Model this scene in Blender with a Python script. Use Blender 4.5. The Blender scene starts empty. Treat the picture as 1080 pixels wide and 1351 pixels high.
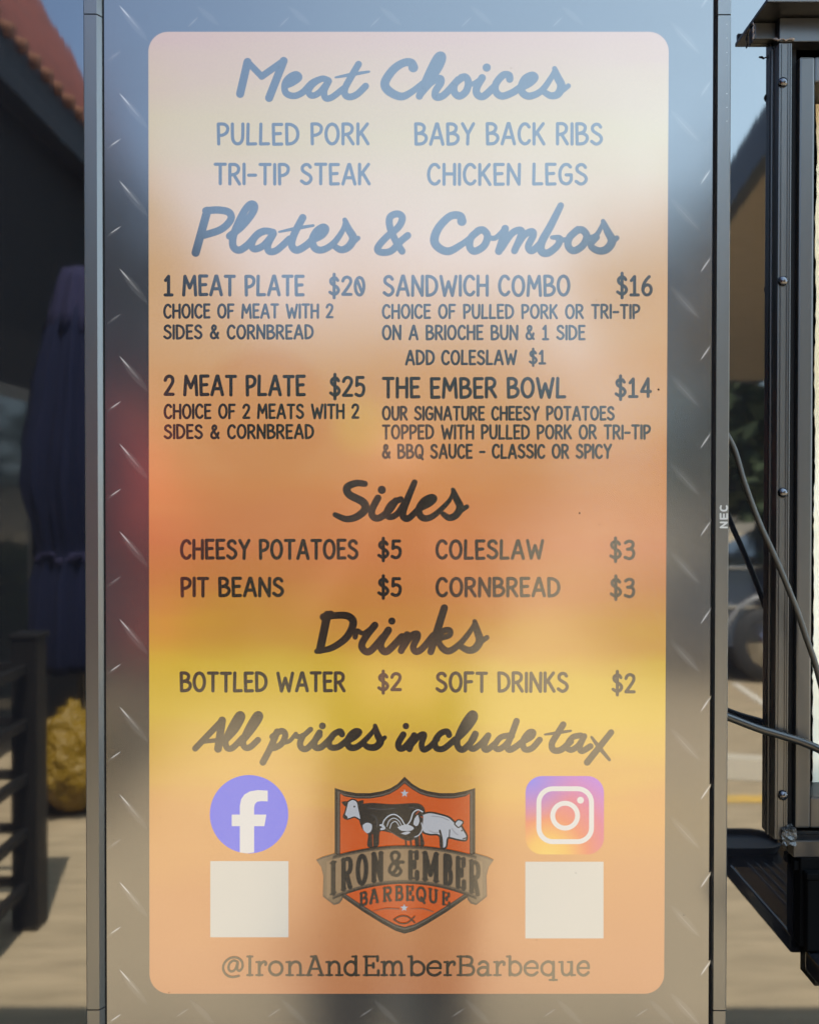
import bpy, bmesh, math, random
from mathutils import Vector, Matrix
random.seed(7)
R = math.radians
SC = bpy.context.scene
COL = SC.collection

# ------------------------------------------------------------------ camera
CAM = Vector((0.0, -1.10, 1.50)); PITCH = -0.65; ROLL = -0.055
K = 0.00085                                    # metres per photo pixel, one metre away
cd = bpy.data.cameras.new('camera'); cam = bpy.data.objects.new('camera', cd); COL.objects.link(cam)
cam.location = CAM
cam.rotation_euler = (R(90 + PITCH), R(ROLL), 0)
cd.sensor_fit = 'VERTICAL'; cd.sensor_height = 36.0; cd.lens = 36.0 / (1351 * K)
cd.clip_start = 0.02; cd.clip_end = 600
cd.dof.use_dof = True; cd.dof.focus_distance = 1.02; cd.dof.aperture_fstop = 6.5
SC.camera = cam
CROT = cam.rotation_euler.to_matrix()

# ------------------------------------------------------------------ exposure, sky, sun
SC.view_settings.view_transform = 'Standard'; SC.view_settings.look = 'None'; SC.view_settings.gamma = 1
EXPO = 3.8
SC.view_settings.exposure = EXPO
EG = 2 ** -EXPO                                # turns a wanted on-screen value into the screen's own light
SUN_EL, SUN_AZ = 60.8, 14.0                    # behind the trailer, a little to the right (azimuth from +y to +x)
W = bpy.data.worlds.new('World'); SC.world = W; W.use_nodes = True
wt = W.node_tree; wn = wt.nodes; wn.clear()
sky = wn.new('ShaderNodeTexSky'); sky.sky_type = 'NISHITA'; sky.sun_disc = False
sky.sun_elevation = R(SUN_EL); sky.sun_rotation = R(SUN_AZ); sky.air_density = 1.0; sky.dust_density = 1.2; sky.ozone_density = 1.2
bg = wn.new('ShaderNodeBackground'); bg.inputs[1].default_value = 0.088
wo = wn.new('ShaderNodeOutputWorld')
# added thin cloud that brightens the sky on the right of the street
tc = wn.new('ShaderNodeTexCoord'); sx = wn.new('ShaderNodeSeparateXYZ')
wt.links.new(tc.outputs['Generated'], sx.inputs[0])
mr = wn.new('ShaderNodeMapRange'); mr.inputs['From Min'].default_value = -0.36; mr.inputs['From Max'].default_value = 0.42
wt.links.new(sx.outputs['X'], mr.inputs['Value'])
nz = wn.new('ShaderNodeTexNoise'); nz.inputs['Scale'].default_value = 2.4; nz.inputs['Detail'].default_value = 5
wt.links.new(tc.outputs['Generated'], nz.inputs['Vector'])
m1 = wn.new('ShaderNodeMath'); m1.operation = 'MULTIPLY'; wt.links.new(mr.outputs[0], m1.inputs[0])
m2 = wn.new('ShaderNodeMath'); m2.operation = 'ADD'; m2.inputs[1].default_value = 0.30; wt.links.new(nz.outputs['Fac'], m2.inputs[0])
wt.links.new(m2.outputs[0], m1.inputs[1])
mx = wn.new('ShaderNodeMix'); mx.data_type = 'RGBA'
m3 = wn.new('ShaderNodeMath'); m3.operation = 'MULTIPLY'; m3.inputs[1].default_value = 0.85; wt.links.new(m1.outputs[0], m3.inputs[0])
wt.links.new(m3.outputs[0], mx.inputs['Factor'])
wt.links.new(sky.outputs[0], mx.inputs['A']); mx.inputs['B'].default_value = (5.4, 7.3, 8.7, 1)
wt.links.new(mx.outputs['Result'], bg.inputs[0]); wt.links.new(bg.outputs[0], wo.inputs[0])
sd = bpy.data.lights.new('sun', 'SUN'); sd.energy = 3.2; sd.angle = R(0.5); sd.color = (1.0, 0.95, 0.86)
so = bpy.data.objects.new('sun', sd); COL.objects.link(so)
S = Vector((math.sin(R(SUN_AZ)) * math.cos(R(SUN_EL)), math.cos(R(SUN_AZ)) * math.cos(R(SUN_EL)), math.sin(R(SUN_EL))))
so.rotation_euler = S.to_track_quat('Z', 'Y').to_euler(); so.location = S * 30
SC.cycles.max_bounces = 8; SC.cycles.glossy_bounces = 6; SC.cycles.use_denoising = True
SC.cycles.sample_clamp_indirect = 4.0

# ------------------------------------------------------------------ pixel -> place
def ray(px, py):
    v = CROT @ Vector(((px - 540) * K, (675.5 - py) * K, -1.0))
    return v / v.y                               # one metre of travel along +y
SY = -0.100                                      # front of the glass
def U(px, py):                                   # a photo pixel on the plane of the screen
    p = CAM + ray(px, py) * (SY - CAM.y); return p.x, p.z
def Q(px, py, y=0.0):                            # a photo pixel on a plane facing the camera
    p = CAM + ray(px, py) * (y - CAM.y); return p.x, p.z
def M(px, py, path):                             # where the thing mirrored in the wall really stands
    p = CAM + ray(px, py) * path; return Vector((p.x, -p.y, p.z))

# ------------------------------------------------------------------ materials
MATS = {}
def mat(name, col=(0.5, 0.5, 0.5), rough=0.5, metal=0.0, emit=None, spec=0.5, ior=1.5, bump=None, mottle=None, coat=0.0):
    if name in MATS: return MATS[name]
    m = bpy.data.materials.new(name); m.use_nodes = True; nt = m.node_tree; b = nt.nodes['Principled BSDF']
    b.inputs['Base Color'].default_value = (*col, 1); b.inputs['Roughness'].default_value = rough
    b.inputs['Metallic'].default_value = metal; b.inputs['IOR'].default_value = ior
    b.inputs['Specular IOR Level'].default_value = spec; b.inputs['Coat Weight'].default_value = coat
    if emit:
        b.inputs['Emission Color'].default_value = (*emit, 1); b.inputs['Emission Strength'].default_value = EG
    co = nt.nodes.new('ShaderNodeTexCoord')
    def noise(scale, vec=(1, 1, 1), det=4):
        mp = nt.nodes.new('ShaderNodeMapping'); mp.inputs['Scale'].default_value = vec
        nt.links.new(co.outputs['Object'], mp.inputs[0])
        n = nt.nodes.new('ShaderNodeTexNoise'); n.inputs['Scale'].default_value = scale; n.inputs['Detail'].default_value = det
        nt.links.new(mp.outputs[0], n.inputs['Vector']); return n
    if mottle:                                   # (second colour, scale, stretch)
        c2, sc, vec = mottle
        n = noise(sc, vec, 6); rp = nt.nodes.new('ShaderNodeValToRGB')
        rp.color_ramp.elements[0].position = .35; rp.color_ramp.elements[1].position = .68
        rp.color_ramp.elements[0].color = (*col, 1); rp.color_ramp.elements[1].color = (*c2, 1)
        nt.links.new(n.outputs['Fac'], rp.inputs[0]); nt.links.new(rp.outputs[0], b.inputs['Base Color'])
    if bump:                                     # (scale, stretch, strength, distance)
        sc, vec, st, di = bump
        n = noise(sc, vec, 3); bp = nt.nodes.new('ShaderNodeBump'); bp.inputs['Strength'].default_value = st; bp.inputs['Distance'].default_value = di
        nt.links.new(n.outputs['Fac'], bp.inputs['Height']); nt.links.new(bp.outputs[0], b.inputs['Normal'])
    MATS[name] = m; return m

GLASS_R = 0.16
def scr(name, emit):                             # anything shown on the matt display glass
    if name in MATS: return MATS[name]
    m = mat(name, (0.001, 0.001, 0.001), GLASS_R, emit=emit, spec=1.0)
    nt = m.node_tree; b = nt.nodes['Principled BSDF']; co = nt.nodes['Texture Coordinate']
    n = nt.nodes.new('ShaderNodeTexNoise'); n.inputs['Scale'].default_value = 9; n.inputs['Detail'].default_value = 6
    nt.links.new(co.outputs['Object'], n.inputs['Vector'])
    r_ = nt.nodes.new('ShaderNodeMapRange'); r_.inputs['From Min'].default_value = .3; r_.inputs['From Max'].default_value = .7
    r_.inputs['To Min'].default_value = GLASS_R - .02; r_.inputs['To Max'].default_value = GLASS_R + .03
    nt.links.new(n.outputs['Fac'], r_.inputs[0]); nt.links.new(r_.outputs[0], b.inputs['Roughness'])
    return m

# ------------------------------------------------------------------ mesh collector
class MB:
    def __init__(s): s.v = []; s.f = []; s.m = []; s.mats = []; s.sm = []
    def mi(s, m):
        if m not in s.mats: s.mats.append(m)
        return s.mats.index(m)
    def face(s, pts, m, smooth=False):
        i = len(s.v); s.v += [tuple(p) for p in pts]; s.f.append(list(range(i, i + len(pts)))); s.m.append(s.mi(m)); s.sm.append(smooth)
    def mesh(s, vs, fs, m, smooth=False):
        i = len(s.v); s.v += [tuple(p) for p in vs]; k = s.mi(m)
        for f in fs: s.f.append([a + i for a in f]); s.m.append(k); s.sm.append(smooth)
    def box(s, a, b, m, bev=0.0, seg=2):
        bm = bmesh.new(); bmesh.ops.create_cube(bm, size=1)
        c = [(a[i] + b[i]) / 2 for i in range(3)]; d = [abs(b[i] - a[i]) for i in range(3)]
        for v in bm.verts: v.co = Vector((c[0] + v.co.x * d[0], c[1] + v.co.y * d[1], c[2] + v.co.z * d[2]))
        if bev: bmesh.ops.bevel(bm, geom=bm.edges[:], offset=bev, segments=seg, affect='EDGES', profile=.6)
        s.bm(bm, m)
    def bm(s, bm, m, smooth=False, mtx=None):
        bm.verts.ensure_lookup_table(); bm.verts.index_update()
        s.mesh([(mtx @ v.co if mtx else v.co) for v in bm.verts], [[v.index for v in f.verts] for f in bm.faces], m, smooth); bm.free()
    def tube(s, pts, r, m, n=12, cap=True):
        pts = [Vector(p) for p in pts]; rs = r if isinstance(r, list) else [r] * len(pts)
        vs = []; up = Vector((0.01, 0.02, 1))
        t0 = (pts[1] - pts[0]).normalized()
        a = t0.cross(up if abs(t0.dot(up.normalized())) < .95 else Vector((1, 0, 0))).normalized()
        for i, p in enumerate(pts):
            t = (pts[min(i + 1, len(pts) - 1)] - pts[max(i - 1, 0)]).normalized()
            a = (a - t * a.dot(t)).normalized(); b = t.cross(a)
            for j in range(n):
                w = 2 * math.pi * j / n; vs.append(p + (a * math.cos(w) + b * math.sin(w)) * rs[i])
        fs = [[i * n + j, i * n + (j + 1) % n, (i + 1) * n + (j + 1) % n, (i + 1) * n + j] for i in range(len(pts) - 1) for j in range(n)]
        if cap: fs += [list(range(n))[::-1], [(len(pts) - 1) * n + j for j in range(n)]]
        s.mesh(vs, fs, m, True)
    def lathe(s, prof, m, n=24, c=(0, 0, 0), axis='z', lobes=None):
        vs = []
        for k, (r, h) in enumerate(prof):
            for j in range(n):
                w = 2 * math.pi * j / n; rr = r * (lobes(w, k / (len(prof) - 1)) if lobes else 1)
                p = (rr * math.cos(w), rr * math.sin(w), h) if axis == 'z' else (rr * math.cos(w), h, rr * math.sin(w))
                vs.append((c[0] + p[0], c[1] + p[1], c[2] + p[2]))
        fs = [[i * n + j, i * n + (j + 1) % n, (i + 1) * n + (j + 1) % n, (i + 1) * n + j] for i in range(len(prof) - 1) for j in range(n)]
        fs += [list(range(n))[::-1], [(len(prof) - 1) * n + j for j in range(n)]]
        s.mesh(vs, fs, m, True)
    def prism(s, poly, y0, y1, m):               # outline in x,z given real thickness along y
        n = len(poly)
        vs = [(x, y0, z) for x, z in poly] + [(x, y1, z) for x, z in poly]
        s.mesh(vs, [list(range(n)), list(range(n, 2 * n))[::-1]] + [[i, n + i, n + (i + 1) % n, (i + 1) % n] for i in range(n)], m)
    def build(s, name, parent=None, loc=None, label=None, cat=None, group=None, kind=None):
        me = bpy.data.meshes.new(name)
        off = Vector(loc) if loc is not None else Vector((0, 0, 0))
        me.from_pydata([Vector(v) - off for v in s.v], [], s.f)
        for m in s.mats: me.materials.append(m)
        me.polygons.foreach_set('material_index', s.m); me.polygons.foreach_set('use_smooth', s.sm)
        me.validate(); me.update()
        o = bpy.data.objects.new(name, me); COL.objects.link(o); o.location = off
        if parent: o.parent = parent
        return tag(o, label, cat, group, kind)
def tag(o, label=None, cat=None, group=None, kind=None):
    for k, v in (('label', label), ('category', cat), ('group', group), ('kind', kind)):
        if v: o[k] = v
    return o
def thing(name, loc, label, cat, group=None):
    o = bpy.data.objects.new(name, None); COL.objects.link(o); o.location = loc; o.empty_display_size = .1
    return tag(o, label, cat, group)
def place(o, parent):                            # parent keeping world place (parents here are only moved, never turned)
    o.parent = parent; o.location = Vector(o.location) - Vector(parent.location); return o
def copy_tree(o, parent=None):
    c = o.copy(); COL.objects.link(c)
    if parent: c.parent = parent
    for ch in list(o.children): copy_tree(ch, c)
    return c

# ================================================================== SETTING
g = MB()
conc = mat('warm_concrete', (0.33, 0.255, 0.155), 0.85, mottle=((0.235, 0.182, 0.108), 5, (.6, 3.2, 1)), bump=(60, (1, 1, 1), .3, .004))
g.face([(-150, -150, 0), (150, -150, 0), (150, 150, 0), (-150, 150, 0)], conc)
g.build('ground', kind='structure')
white_paint = mat('road_white', (0.50, 0.47, 0.40), 0.7, mottle=((0.55, 0.5, 0.4), 14, (1, 1, 1)))
yel_paint = mat('road_yellow', (0.55, 0.33, 0.05), 0.7, mottle=((0.42, 0.28, 0.08), 9, (1, 1, 1)))
def stripe(p0, p1, w, m):
    p0 = Vector((p0[0], p0[1], 0.004)); p1 = Vector((p1[0], p1[1], 0.004)); d = (p1 - p0).normalized(); n = Vector((-d.y, d.x, 0)) * w / 2
    b = MB(); b.face([p0 - n, p1 - n, p1 + n, p0 + n], m); return b.build('painted_line', kind='structure')
def gnd(px, py):                                 # photo pixel of mirrored ground
    r_ = ray(px, py); t = -CAM.z / r_.z; p = CAM + r_ * t; return (p.x, -p.y)
a, b = gnd(1030, 1056), gnd(965, 1058)
stripe((a[0] + 3, a[1]), (a[0] - 1.6, a[1] - 0.02), 0.11, yel_paint)
a, b = gnd(968, 902), gnd(1018, 936)
stripe(a, (b[0], b[1]), 0.06, white_paint)

# ================================================================== FOOD TRAILER
gloss = mat('polished_black_panel', (0.004, 0.004, 0.005), 0.03, spec=1.0, bump=(1.0, (40, 1, 2.0), .035, .0006), ior=1.5)
black_satin = mat('black_satin_aluminium', (0.007, 0.007, 0.008), 0.34, spec=.5, bump=(300, (1, 1, .02), .15, .0003))
black_dull = mat('black_dull', (0.003, 0.003, 0.0033), 0.6, spec=.12)
grey_satin = mat('dark_grey_anodised', (0.014, 0.0135, 0.013), 0.36, spec=.5, bump=(260, (1, 1, .02), .12, .0003))
rubber = mat('black_rubber', (0.010, 0.010, 0.010), 0.55)
steel = mat('rivet_steel', (0.45, 0.45, 0.46), 0.22, metal=1.0)
trailer = thing('food_trailer', (0.4, 1.1, 0), 'polished black mirror-sided food trailer standing behind the menu display', 'food trailer')
wx0, wz1 = Q(1072, 60)[0], Q(1045, 58)[1]
wz0 = Q(1045, 1096)[1]; wx1 = 1.75
b = MB()
T = .06; X0, X1, Z0, Z1 = -2.6, 3.4, .38, 2.75
ox0 = Q(1046, 600, -.01)[0]
for (xa, xb, za, zb) in ((X0, ox0, Z0, Z1), (ox0, wx1, wz1, Z1), (ox0, wx1, Z0, wz0), (wx1, X1, Z0, Z1)):
    b.box((xa, 0, za), (xb, T, zb), gloss)
place(b.build('side_wall'), trailer)
b = MB(); wall_w = mat('white_liner', (0.55, 0.55, 0.53), .5)
b.box((X0, 2.14, Z0), (X1, 2.2, Z1), gloss); b.box((X0, T, Z0), (X0 + T, 2.14, Z1), gloss); b.box((X1 - T, T, Z0), (X1, 2.14, Z1), gloss)
b.box((X0 + T, T, Z0), (X1 - T, 2.14, Z0 + .06), wall_w)
place(b.build('body_shell'), trailer)
b = MB(); b.box((X0 - .02, -.012, Z1 + .001), (X1 + .02, 2.22, Z1 + .06), grey_satin, .01); place(b.build('roof'), trailer)
b = MB(); b.box((X0 + .1, .1, .30), (X1 - .1, 2.1, .379), black_dull); b.box((X1 - .1, 1.0, .30), (X1 + .9, 1.2, .378), black_dull); place(b.build('chassis'), trailer)
for xx in (.1, .95):
    for yy in (.02, 1.98):
        b = MB(); b.lathe([(.17, 0), (.33, 0), (.34, .02), (.34, .18), (.33, .2), (.17, .2)], rubber, 28, (xx, yy, .34), 'y'); w_ = place(b.build('wheel'), trailer)
        r_ = MB(); r_.lathe([(.168, .03), (.13, .05), (.05, .02), (.02, .02), (.02, .18), (.168, .18)], steel, 20, (xx, yy, .34), 'y'); o = r_.build('rim'); o.parent = w_
# --- window frame (vertical extrusion, ribs, sash)
ft, fb = Q(1030, 56, -.02)[1], Q(1030, 1108, -.02)[1]
def vx(px, y=0.0): return Q(px, 640, y)[0]
b = MB()
b.box((vx(1014, -.004), -.004, fb), (vx(1020.5, -.004), .0, ft), grey_satin, .001)
b.box((vx(1020.5, -.004), -.003, fb), (vx(1023.5, -.02), .0, ft), black_dull)
b.box((vx(1023.5, -.02), -.020, fb), (vx(1041, -.02), .0, ft), grey_satin, .0015)
for px in (1027.5, 1036, 1039):
    b.box((vx(px, -.02) - .0005, -.0209, fb + .002), (vx(px, -.02) + .0005, -.0199, ft - .002), black_satin)
b.box((vx(1041, -.02), -.004, fb), (vx(1051, -.014), .03, ft), black_dull)
b.box((ox0 - .001, -.0195, fb - .022), (wx1 + .06, -.0005, fb - .001), black_satin, .0015)
b.box((wx1, -.02, fb), (wx1 + .06, 0, ft), black_satin, .0015)
frame = place(b.build('window_frame'), trailer)
b = MB()
b.box((vx(1051, -.014), -.014, fb + .012), (vx(1071, -.014), .05, ft - .014), grey_satin, .0025)
b.box((vx(1071, -.014), -.014, ft - .045), (wx1, .05, ft - .014), grey_satin, .0025)
b.box((vx(1071, -.014), -.014, fb + .012), (wx1, .05, fb + .05), grey_satin, .0025)
sash = place(b.build('window_sash'), trailer)
for (px, py) in ((1031, 109), (1033, 371), (1035, 650), (1036.5, 1049)):
    b = MB(); x, z = Q(1031.5, py, -.02)
    b.lathe([(.0062, 0), (.0060, -.0016), (.0050, -.0032), (.0030, -.0044), (.0008, -.0049)], steel if 0 else mat('rivet_dark_steel', (.05, .05, .055), .2, metal=1), 18, (x, -.0201, z), 'y')
    place(b.build('rivet'), trailer).parent = frame
for o in list(frame.children): o.location = (0, 0, 0)
# added cream sheet standing for the bright window view, ragged edge, and the glass
b = MB(); cream = mat('cream_sheet', (0.42, 0.36, 0.24), .8, mottle=((.56, .52, .42), 8, (1, 1, .5)))
zt, zb = Q(1075, 116, .047)[1], Q(1075, 1040, .047)[1]
n = 130; L = []
for i in range(n + 1):
    z = zb + (zt - zb) * i / n
    L.append((vx(1072.6, .047) + random.uniform(-.0009, .0009) + .0006 * math.sin(i * .23), z))
poly = L + [(wx1, zt), (wx1, zb)]
b.prism(poly, .045, .047, cream); place(b.build('bright_window_sheet'), trailer)
gl = bpy.data.materials.new('window_glass'); gl.use_nodes = True; nt = gl.node_tree
pb = nt.nodes['Principled BSDF']; pb.inputs['Base Color'].default_value = (1, 1, 1, 1); pb.inputs['Transmission Weight'].default_value = 1; pb.inputs['Roughness'].default_value = 0; pb.inputs['IOR'].default_value = 1.02
b = MB(); b.box((vx(1071, -.014) - .001, .02, fb + .04), (wx1 - .002, .024, ft - .03), gl); place(b.build('window_glass'), trailer)
# ledge over the window, header with a sealed end, lower corner seal
lx = Q(989, 40)[0]; lz = Q(989, 35)[1]
b = MB(); b.box((lx, -.052, lz + .001), (wx1 + .12, 0, lz + .006), black_satin, .001); b.box((lx + .002, -.052, lz + .006), (wx1 + .12, -.047, lz + .016), black_satin); place(b.build('drip_ledge'), trailer)
b = MB(); hz = Q(989, 57)[1]
b.box((lx + .002, -.010, hz), (vx(1024, -.02), 0, lz - .0005), black_satin, .001)
b.box((vx(1024, -.02), -.021, ft + .0005), (wx1 + .06, 0, lz - .0005), black_satin, .001); place(b.build('window_header'), trailer)
seal = mat('clear_sealant', (0.10, 0.085, 0.08), .2, spec=.5, bump=(180, (1, 1, 1), .9, .004)); 
def sealbead(pts, r):
    s_ = MB(); pp = []
    for p in pts: pp.append((p[0] + random.uniform(-.001, .001), p[1], p[2] + random.uniform(-.001, .001)))
    s_.tube(pp, [r * random.uniform(.5, 1.4) for _ in pp], seal, 8); return place(s_.build('sealant_bead'), trailer)
sealbead([(lx, -.0105, hz + (lz - hz) * i / 8) for i in range(9)], .0011)
x0s, zs = Q(1015, 58, -.012)
sealbead([(x0s + .003 * i, -.022, zs + .0005 * math.sin(i * 2.1)) for i in range(9)], .0016)
# lower corner: small clear plastic end cap over the frame foot
b = MB(); xa, za = Q(1029, 1113, -.02); xb, zb_ = Q(1048, 1092, -.02)
bm = bmesh.new(); bmesh.ops.create_cube(bm, size=1); bmesh.ops.subdivide_edges(bm, edges=bm.edges[:], cuts=4, use_grid_fill=True)
for v in bm.verts:
    v.co = Vector(((xa + xb) / 2 + v.co.x * (xb - xa), -.014 + v.co.y * .024, (za + zb_) / 2 + v.co.z * (zb_ - za))) + Vector((random.uniform(-.001, .001), random.uniform(-.002, .002), random.uniform(-.001, .001)))
b.bm(bm, mat('clouded_plastic', (.018, .017, .016), .2, spec=.5, bump=(400, (1, 1, 1), .8, .002))); place(b.build('corner_seal'), trailer)
# ================================================================== SERVING SHELF
sxl = Q(1064, 1262)[0]; szt = Q(1055, 1243)[1]; szb = szt - .024
shelf_m = mat('black_gloss_shelf', (0.006, 0.006, 0.007), 0.07, bump=(1, (3, 90, 3), .05, .0006))
shelf = thing('serving_shelf', (1.1, -.18, szb), 'glossy black fold-down serving shelf with grooved top under the window', 'shelf')
b = MB(); b.box((sxl - .012, -.36, szb), (1.75, -.020, szt), shelf_m, .003)
for k in range(4): b.box((sxl + .016 + k * .013, -.345, szt), (sxl + .020 + k * .013, -.03, szt + .0022), shelf_m, .0008)
place(b.build('board'), shelf)
b = MB(); b.box((sxl, -.020, szb - .02), (1.76, 0, szt + .003), black_dull, .001); place(b.build('hinge_rail'), shelf)
for xx in (.75, 1.5):
    b = MB(); b.tube([(xx, -.02, szb - .25), (xx, -.30, szb)], .008, black_satin); place(b.build('stay'), shelf)
# tray lying on the outer edge of the shelf
b = MB()
def rr(cx, cy, w, d, r, n=6):
    P = []
    for (sx_, sy_, a0) in ((1, 1, 0), (-1, 1, 90), (-1, -1, 180), (1, -1, 270)):
        for i in range(n + 1):
            t = R(a0 + 90 * i / n); P.append((cx + sx_ * (w / 2 - r) + r * math.cos(t), cy + sy_ * (d / 2 - r) + r * math.sin(t)))
    return P
trx = M(1016, 1098, 1.44).x
tray_m = mat('slate_tray', (.03, .034, .042), .35)
P = rr(trx - .09, -.305, .18, .085, .04); n = len(P); P2 = rr(trx - .09, -.305, .17, .075, .036)
z0 = szt + .0025
b.mesh([(x, y, z0) for x, y in P2] + [(x, y, z0 + .012) for x, y in P] + [(x, y, z0 + .012) for x, y in P2] + [(x, y, z0 + .004) for x, y in P2],
       [list(range(n))[::-1]] + [[k * n + i, k * n + (i + 1) % n, (k + 1) * n + (i + 1) % n, (k + 1) * n + i] for k in range(3) for i in range(n)] + [list(range(3 * n, 4 * n))], tray_m)
b.build('tray', loc=(trx - .09, -.305, z0), label='shallow slate tray with rounded ends on the outer edge of the serving shelf', cat='tray')
# black bin standing on the shelf against the wall
bx = Q(1046, 1180, 0)[0]; bt = Q(1046, 1119, -.02)[1]
bin_m = mat('bin_matt_black', (.0016, .0016, .0017), .8, spec=.04)
crate = thing('storage_bin', (bx + .22, -.03, szt), 'matt black storage bin with a clip, on the shelf below the window', 'bin')
b = MB(); b.box((bx, -.019, szt + .0035), (bx + .42, -.001, bt - .012), bin_m, .002); b.box((bx + .004, -.030, szt + .0035), (bx + .42, -.0195, bt - .035), bin_m, .002); place(b.build('tub'), crate)
b = MB(); b.box((bx + .002, -.032, bt - .0345), (bx + .423, -.0195, bt - .026), bin_m, .002); place(b.build('lid'), crate)
b = MB(); cz = Q(1040, 1135)[1]; b.box((bx - .006, -.016, cz - .006), (bx - .0005, -.006, cz + .006), bin_m, .001); place(b.build('clip'), crate)

# ================================================================== MENU DISPLAY
sl, sr = U(139.5, 675)[0], U(937, 675)[0]
st_, sb_ = U(540, -38)[1], U(540, 1392)[1]
disp = thing('menu_display', (0, -.07, sb_), 'tall portrait digital menu board glowing orange in a slim dark bezel', 'menu display')
tread_bg = scr('shown_tread_grey', (.026, .026, .028))
b = MB(); b.face([(sl, SY, sb_), (sr, SY, sb_), (sr, SY, st_), (sl, SY, st_)], tread_bg); screen = place(b.build('screen'), disp)
screen_w = screen
# bezel: face, bright inner chamfer, dark gap
bez = mat('bezel_satin_black', (0.018, 0.0172, 0.016), 0.30, spec=.85, bump=(500, (1, 1, .05), .08, .0002))
BF = SY - .006
ol, orr = Q(112, 675, BF)[0], Q(961, 675, BF)[0]
il, ir = Q(129.5, 675, BF)[0], Q(943.6, 675, BF)[0]
ot, ob = st_ + .026, sb_ - .026
def bez_bar(poly_xy, z0, z1, name='bezel'):      # profile in x,y swept in z
    b = MB(); n = len(poly_xy)
    b.mesh([(x, y, z0) for x, y in poly_xy] + [(x, y, z1) for x, y in poly_xy], [list(range(n)), list(range(n, 2 * n))[::-1]] + [[i, (i + 1) % n, n + (i + 1) % n, n + i] for i in range(n)], bez)
    return place(b.build(name), disp)
zs0, zs1 = U(125, 1328.5)[1], U(125, 22.5)[1]
g_ = .0007
def prof(outer, face, inner, sgn):
    # outer side, tiny outer chamfer, face, inner chamfer down to the glass, back
    return [(outer, SY + .030), (outer, BF + .0012), (outer + sgn * .0012, BF), (face, BF), (inner - sgn * .0022, SY + .0004), (inner - sgn * .0022, SY + .030)]
PL = prof(ol, il, sl, 1); PR = prof(orr, ir, sr, -1)
bars = []
for P, s_ in ((PL, 'l'), (PR, 'r')):
    P_ = P if s_ == 'l' else P[::-1]
    bars.append(bez_bar(P_, zs0 + g_, zs1 - g_)); bez_bar(P_, zs1 + g_, ot); bez_bar(P_, ob, zs0 - g_)
b = MB(); b.box((ol + .0016, BF + .002, sb_ - .1 + .08), (ol + .017, SY + .028, st_ + .02), black_dull)
b = MB(); xi0, xi1 = sl - .0028, sr + .0028
b.box((PL[3][0], BF + .0003, st_ + .002), (PR[3][0], SY + .030, ot), bez, .001); place(b.build('bezel'), disp)
b = MB(); b.box((PL[3][0], BF + .0003, ob), (PR[3][0], SY + .030, sb_ - .002), bez, .001); place(b.build('bezel'), disp)
b = MB(); b.box((sl - .0026, SY + .0012, sb_ - .0015), (sr + .0026, SY + .02, st_ + .0015), black_dull); place(b.build('screen_backing'), disp)
b = MB(); b.box((ol + .004, SY + .0302, ob + .004), (orr - .004, SY + .052, ot - .004), black_dull, .004); place(b.build('rear_housing'), disp)
b = MB(); b.box((-.18, SY + .0525, 1.3), (.18, -.0005, 1.7), black_dull, .004); place(b.build('wall_bracket'), disp)

# ---- flat drawing on the display, in photo pixels
class FL(MB):
    def __init__(s, y): super().__init__(); s.y = y; s.k = 0
    def P(s, x, y, dy): u = U(x, y); return (u[0], s.y - dy, u[1])
    def poly(s, pts, m):
        s.face([s.P(x, y, s.k) for x, y in pts], m); s.k += 4e-6
    def disk(s, cx, cy, r, m, n=14):
        s.poly([(cx + r * math.cos(2 * math.pi * i / n), cy + r * math.sin(2 * math.pi * i / n)) for i in range(n)], m)
    def stroke(s, pts, w, m, smooth=True, closed=False):
        if closed: pts = list(pts) + [pts[0]]
        if smooth and len(pts) > 2: pts, ws = cat(pts, w)
        elif len(pts) > 2 or closed:             # corners: one straight piece at a time
            for i in range(len(pts) - 1): s.stroke(pts[i:i + 2], w, m, False)
            return
        else: ws = w if isinstance(w, list) else [w] * len(pts)
        n = len(pts); base = s.k; st = 6e-7
        if n == 2: st = 0
        tan = [Vector((pts[min(i + 1, n - 1)][0] - pts[max(i - 1, 0)][0], pts[min(i + 1, n - 1)][1] - pts[max(i - 1, 0)][1])).normalized() for i in range(n)]
        vs = []; fs = []
        def add(x, y, d): vs.append(s.P(x, y, d)); return len(vs) - 1
        # start cap, ribbon, end cap
        prev = None
        for i in range(n):
            t = tan[i]; nx, ny = -t.y * ws[i] / 2, t.x * ws[i] / 2; d = base + st * i
            cur = (add(pts[i][0] + nx, pts[i][1] + ny, d), add(pts[i][0] - nx, pts[i][1] - ny, d))
            if prev: fs.append([prev[0], prev[1], cur[1], cur[0]])
            for end, sg in ((0, -1), (n - 1, 1)):
                if i == end:
                    a0 = math.atan2(t.y * sg, t.x * sg); arc = [add(pts[i][0] + ws[i] / 2 * math.cos(a0 + math.pi * q / 8), pts[i][1] + ws[i] / 2 * math.sin(a0 + math.pi * q / 8), d) for q in range(-3, 4)]
                    fs.append([cur[0]] + (arc if sg < 0 else arc[::-1]) + [cur[1]])
            prev = cur
        s.mesh(vs, fs, m); s.k = base + st * n + 2e-6
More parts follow.
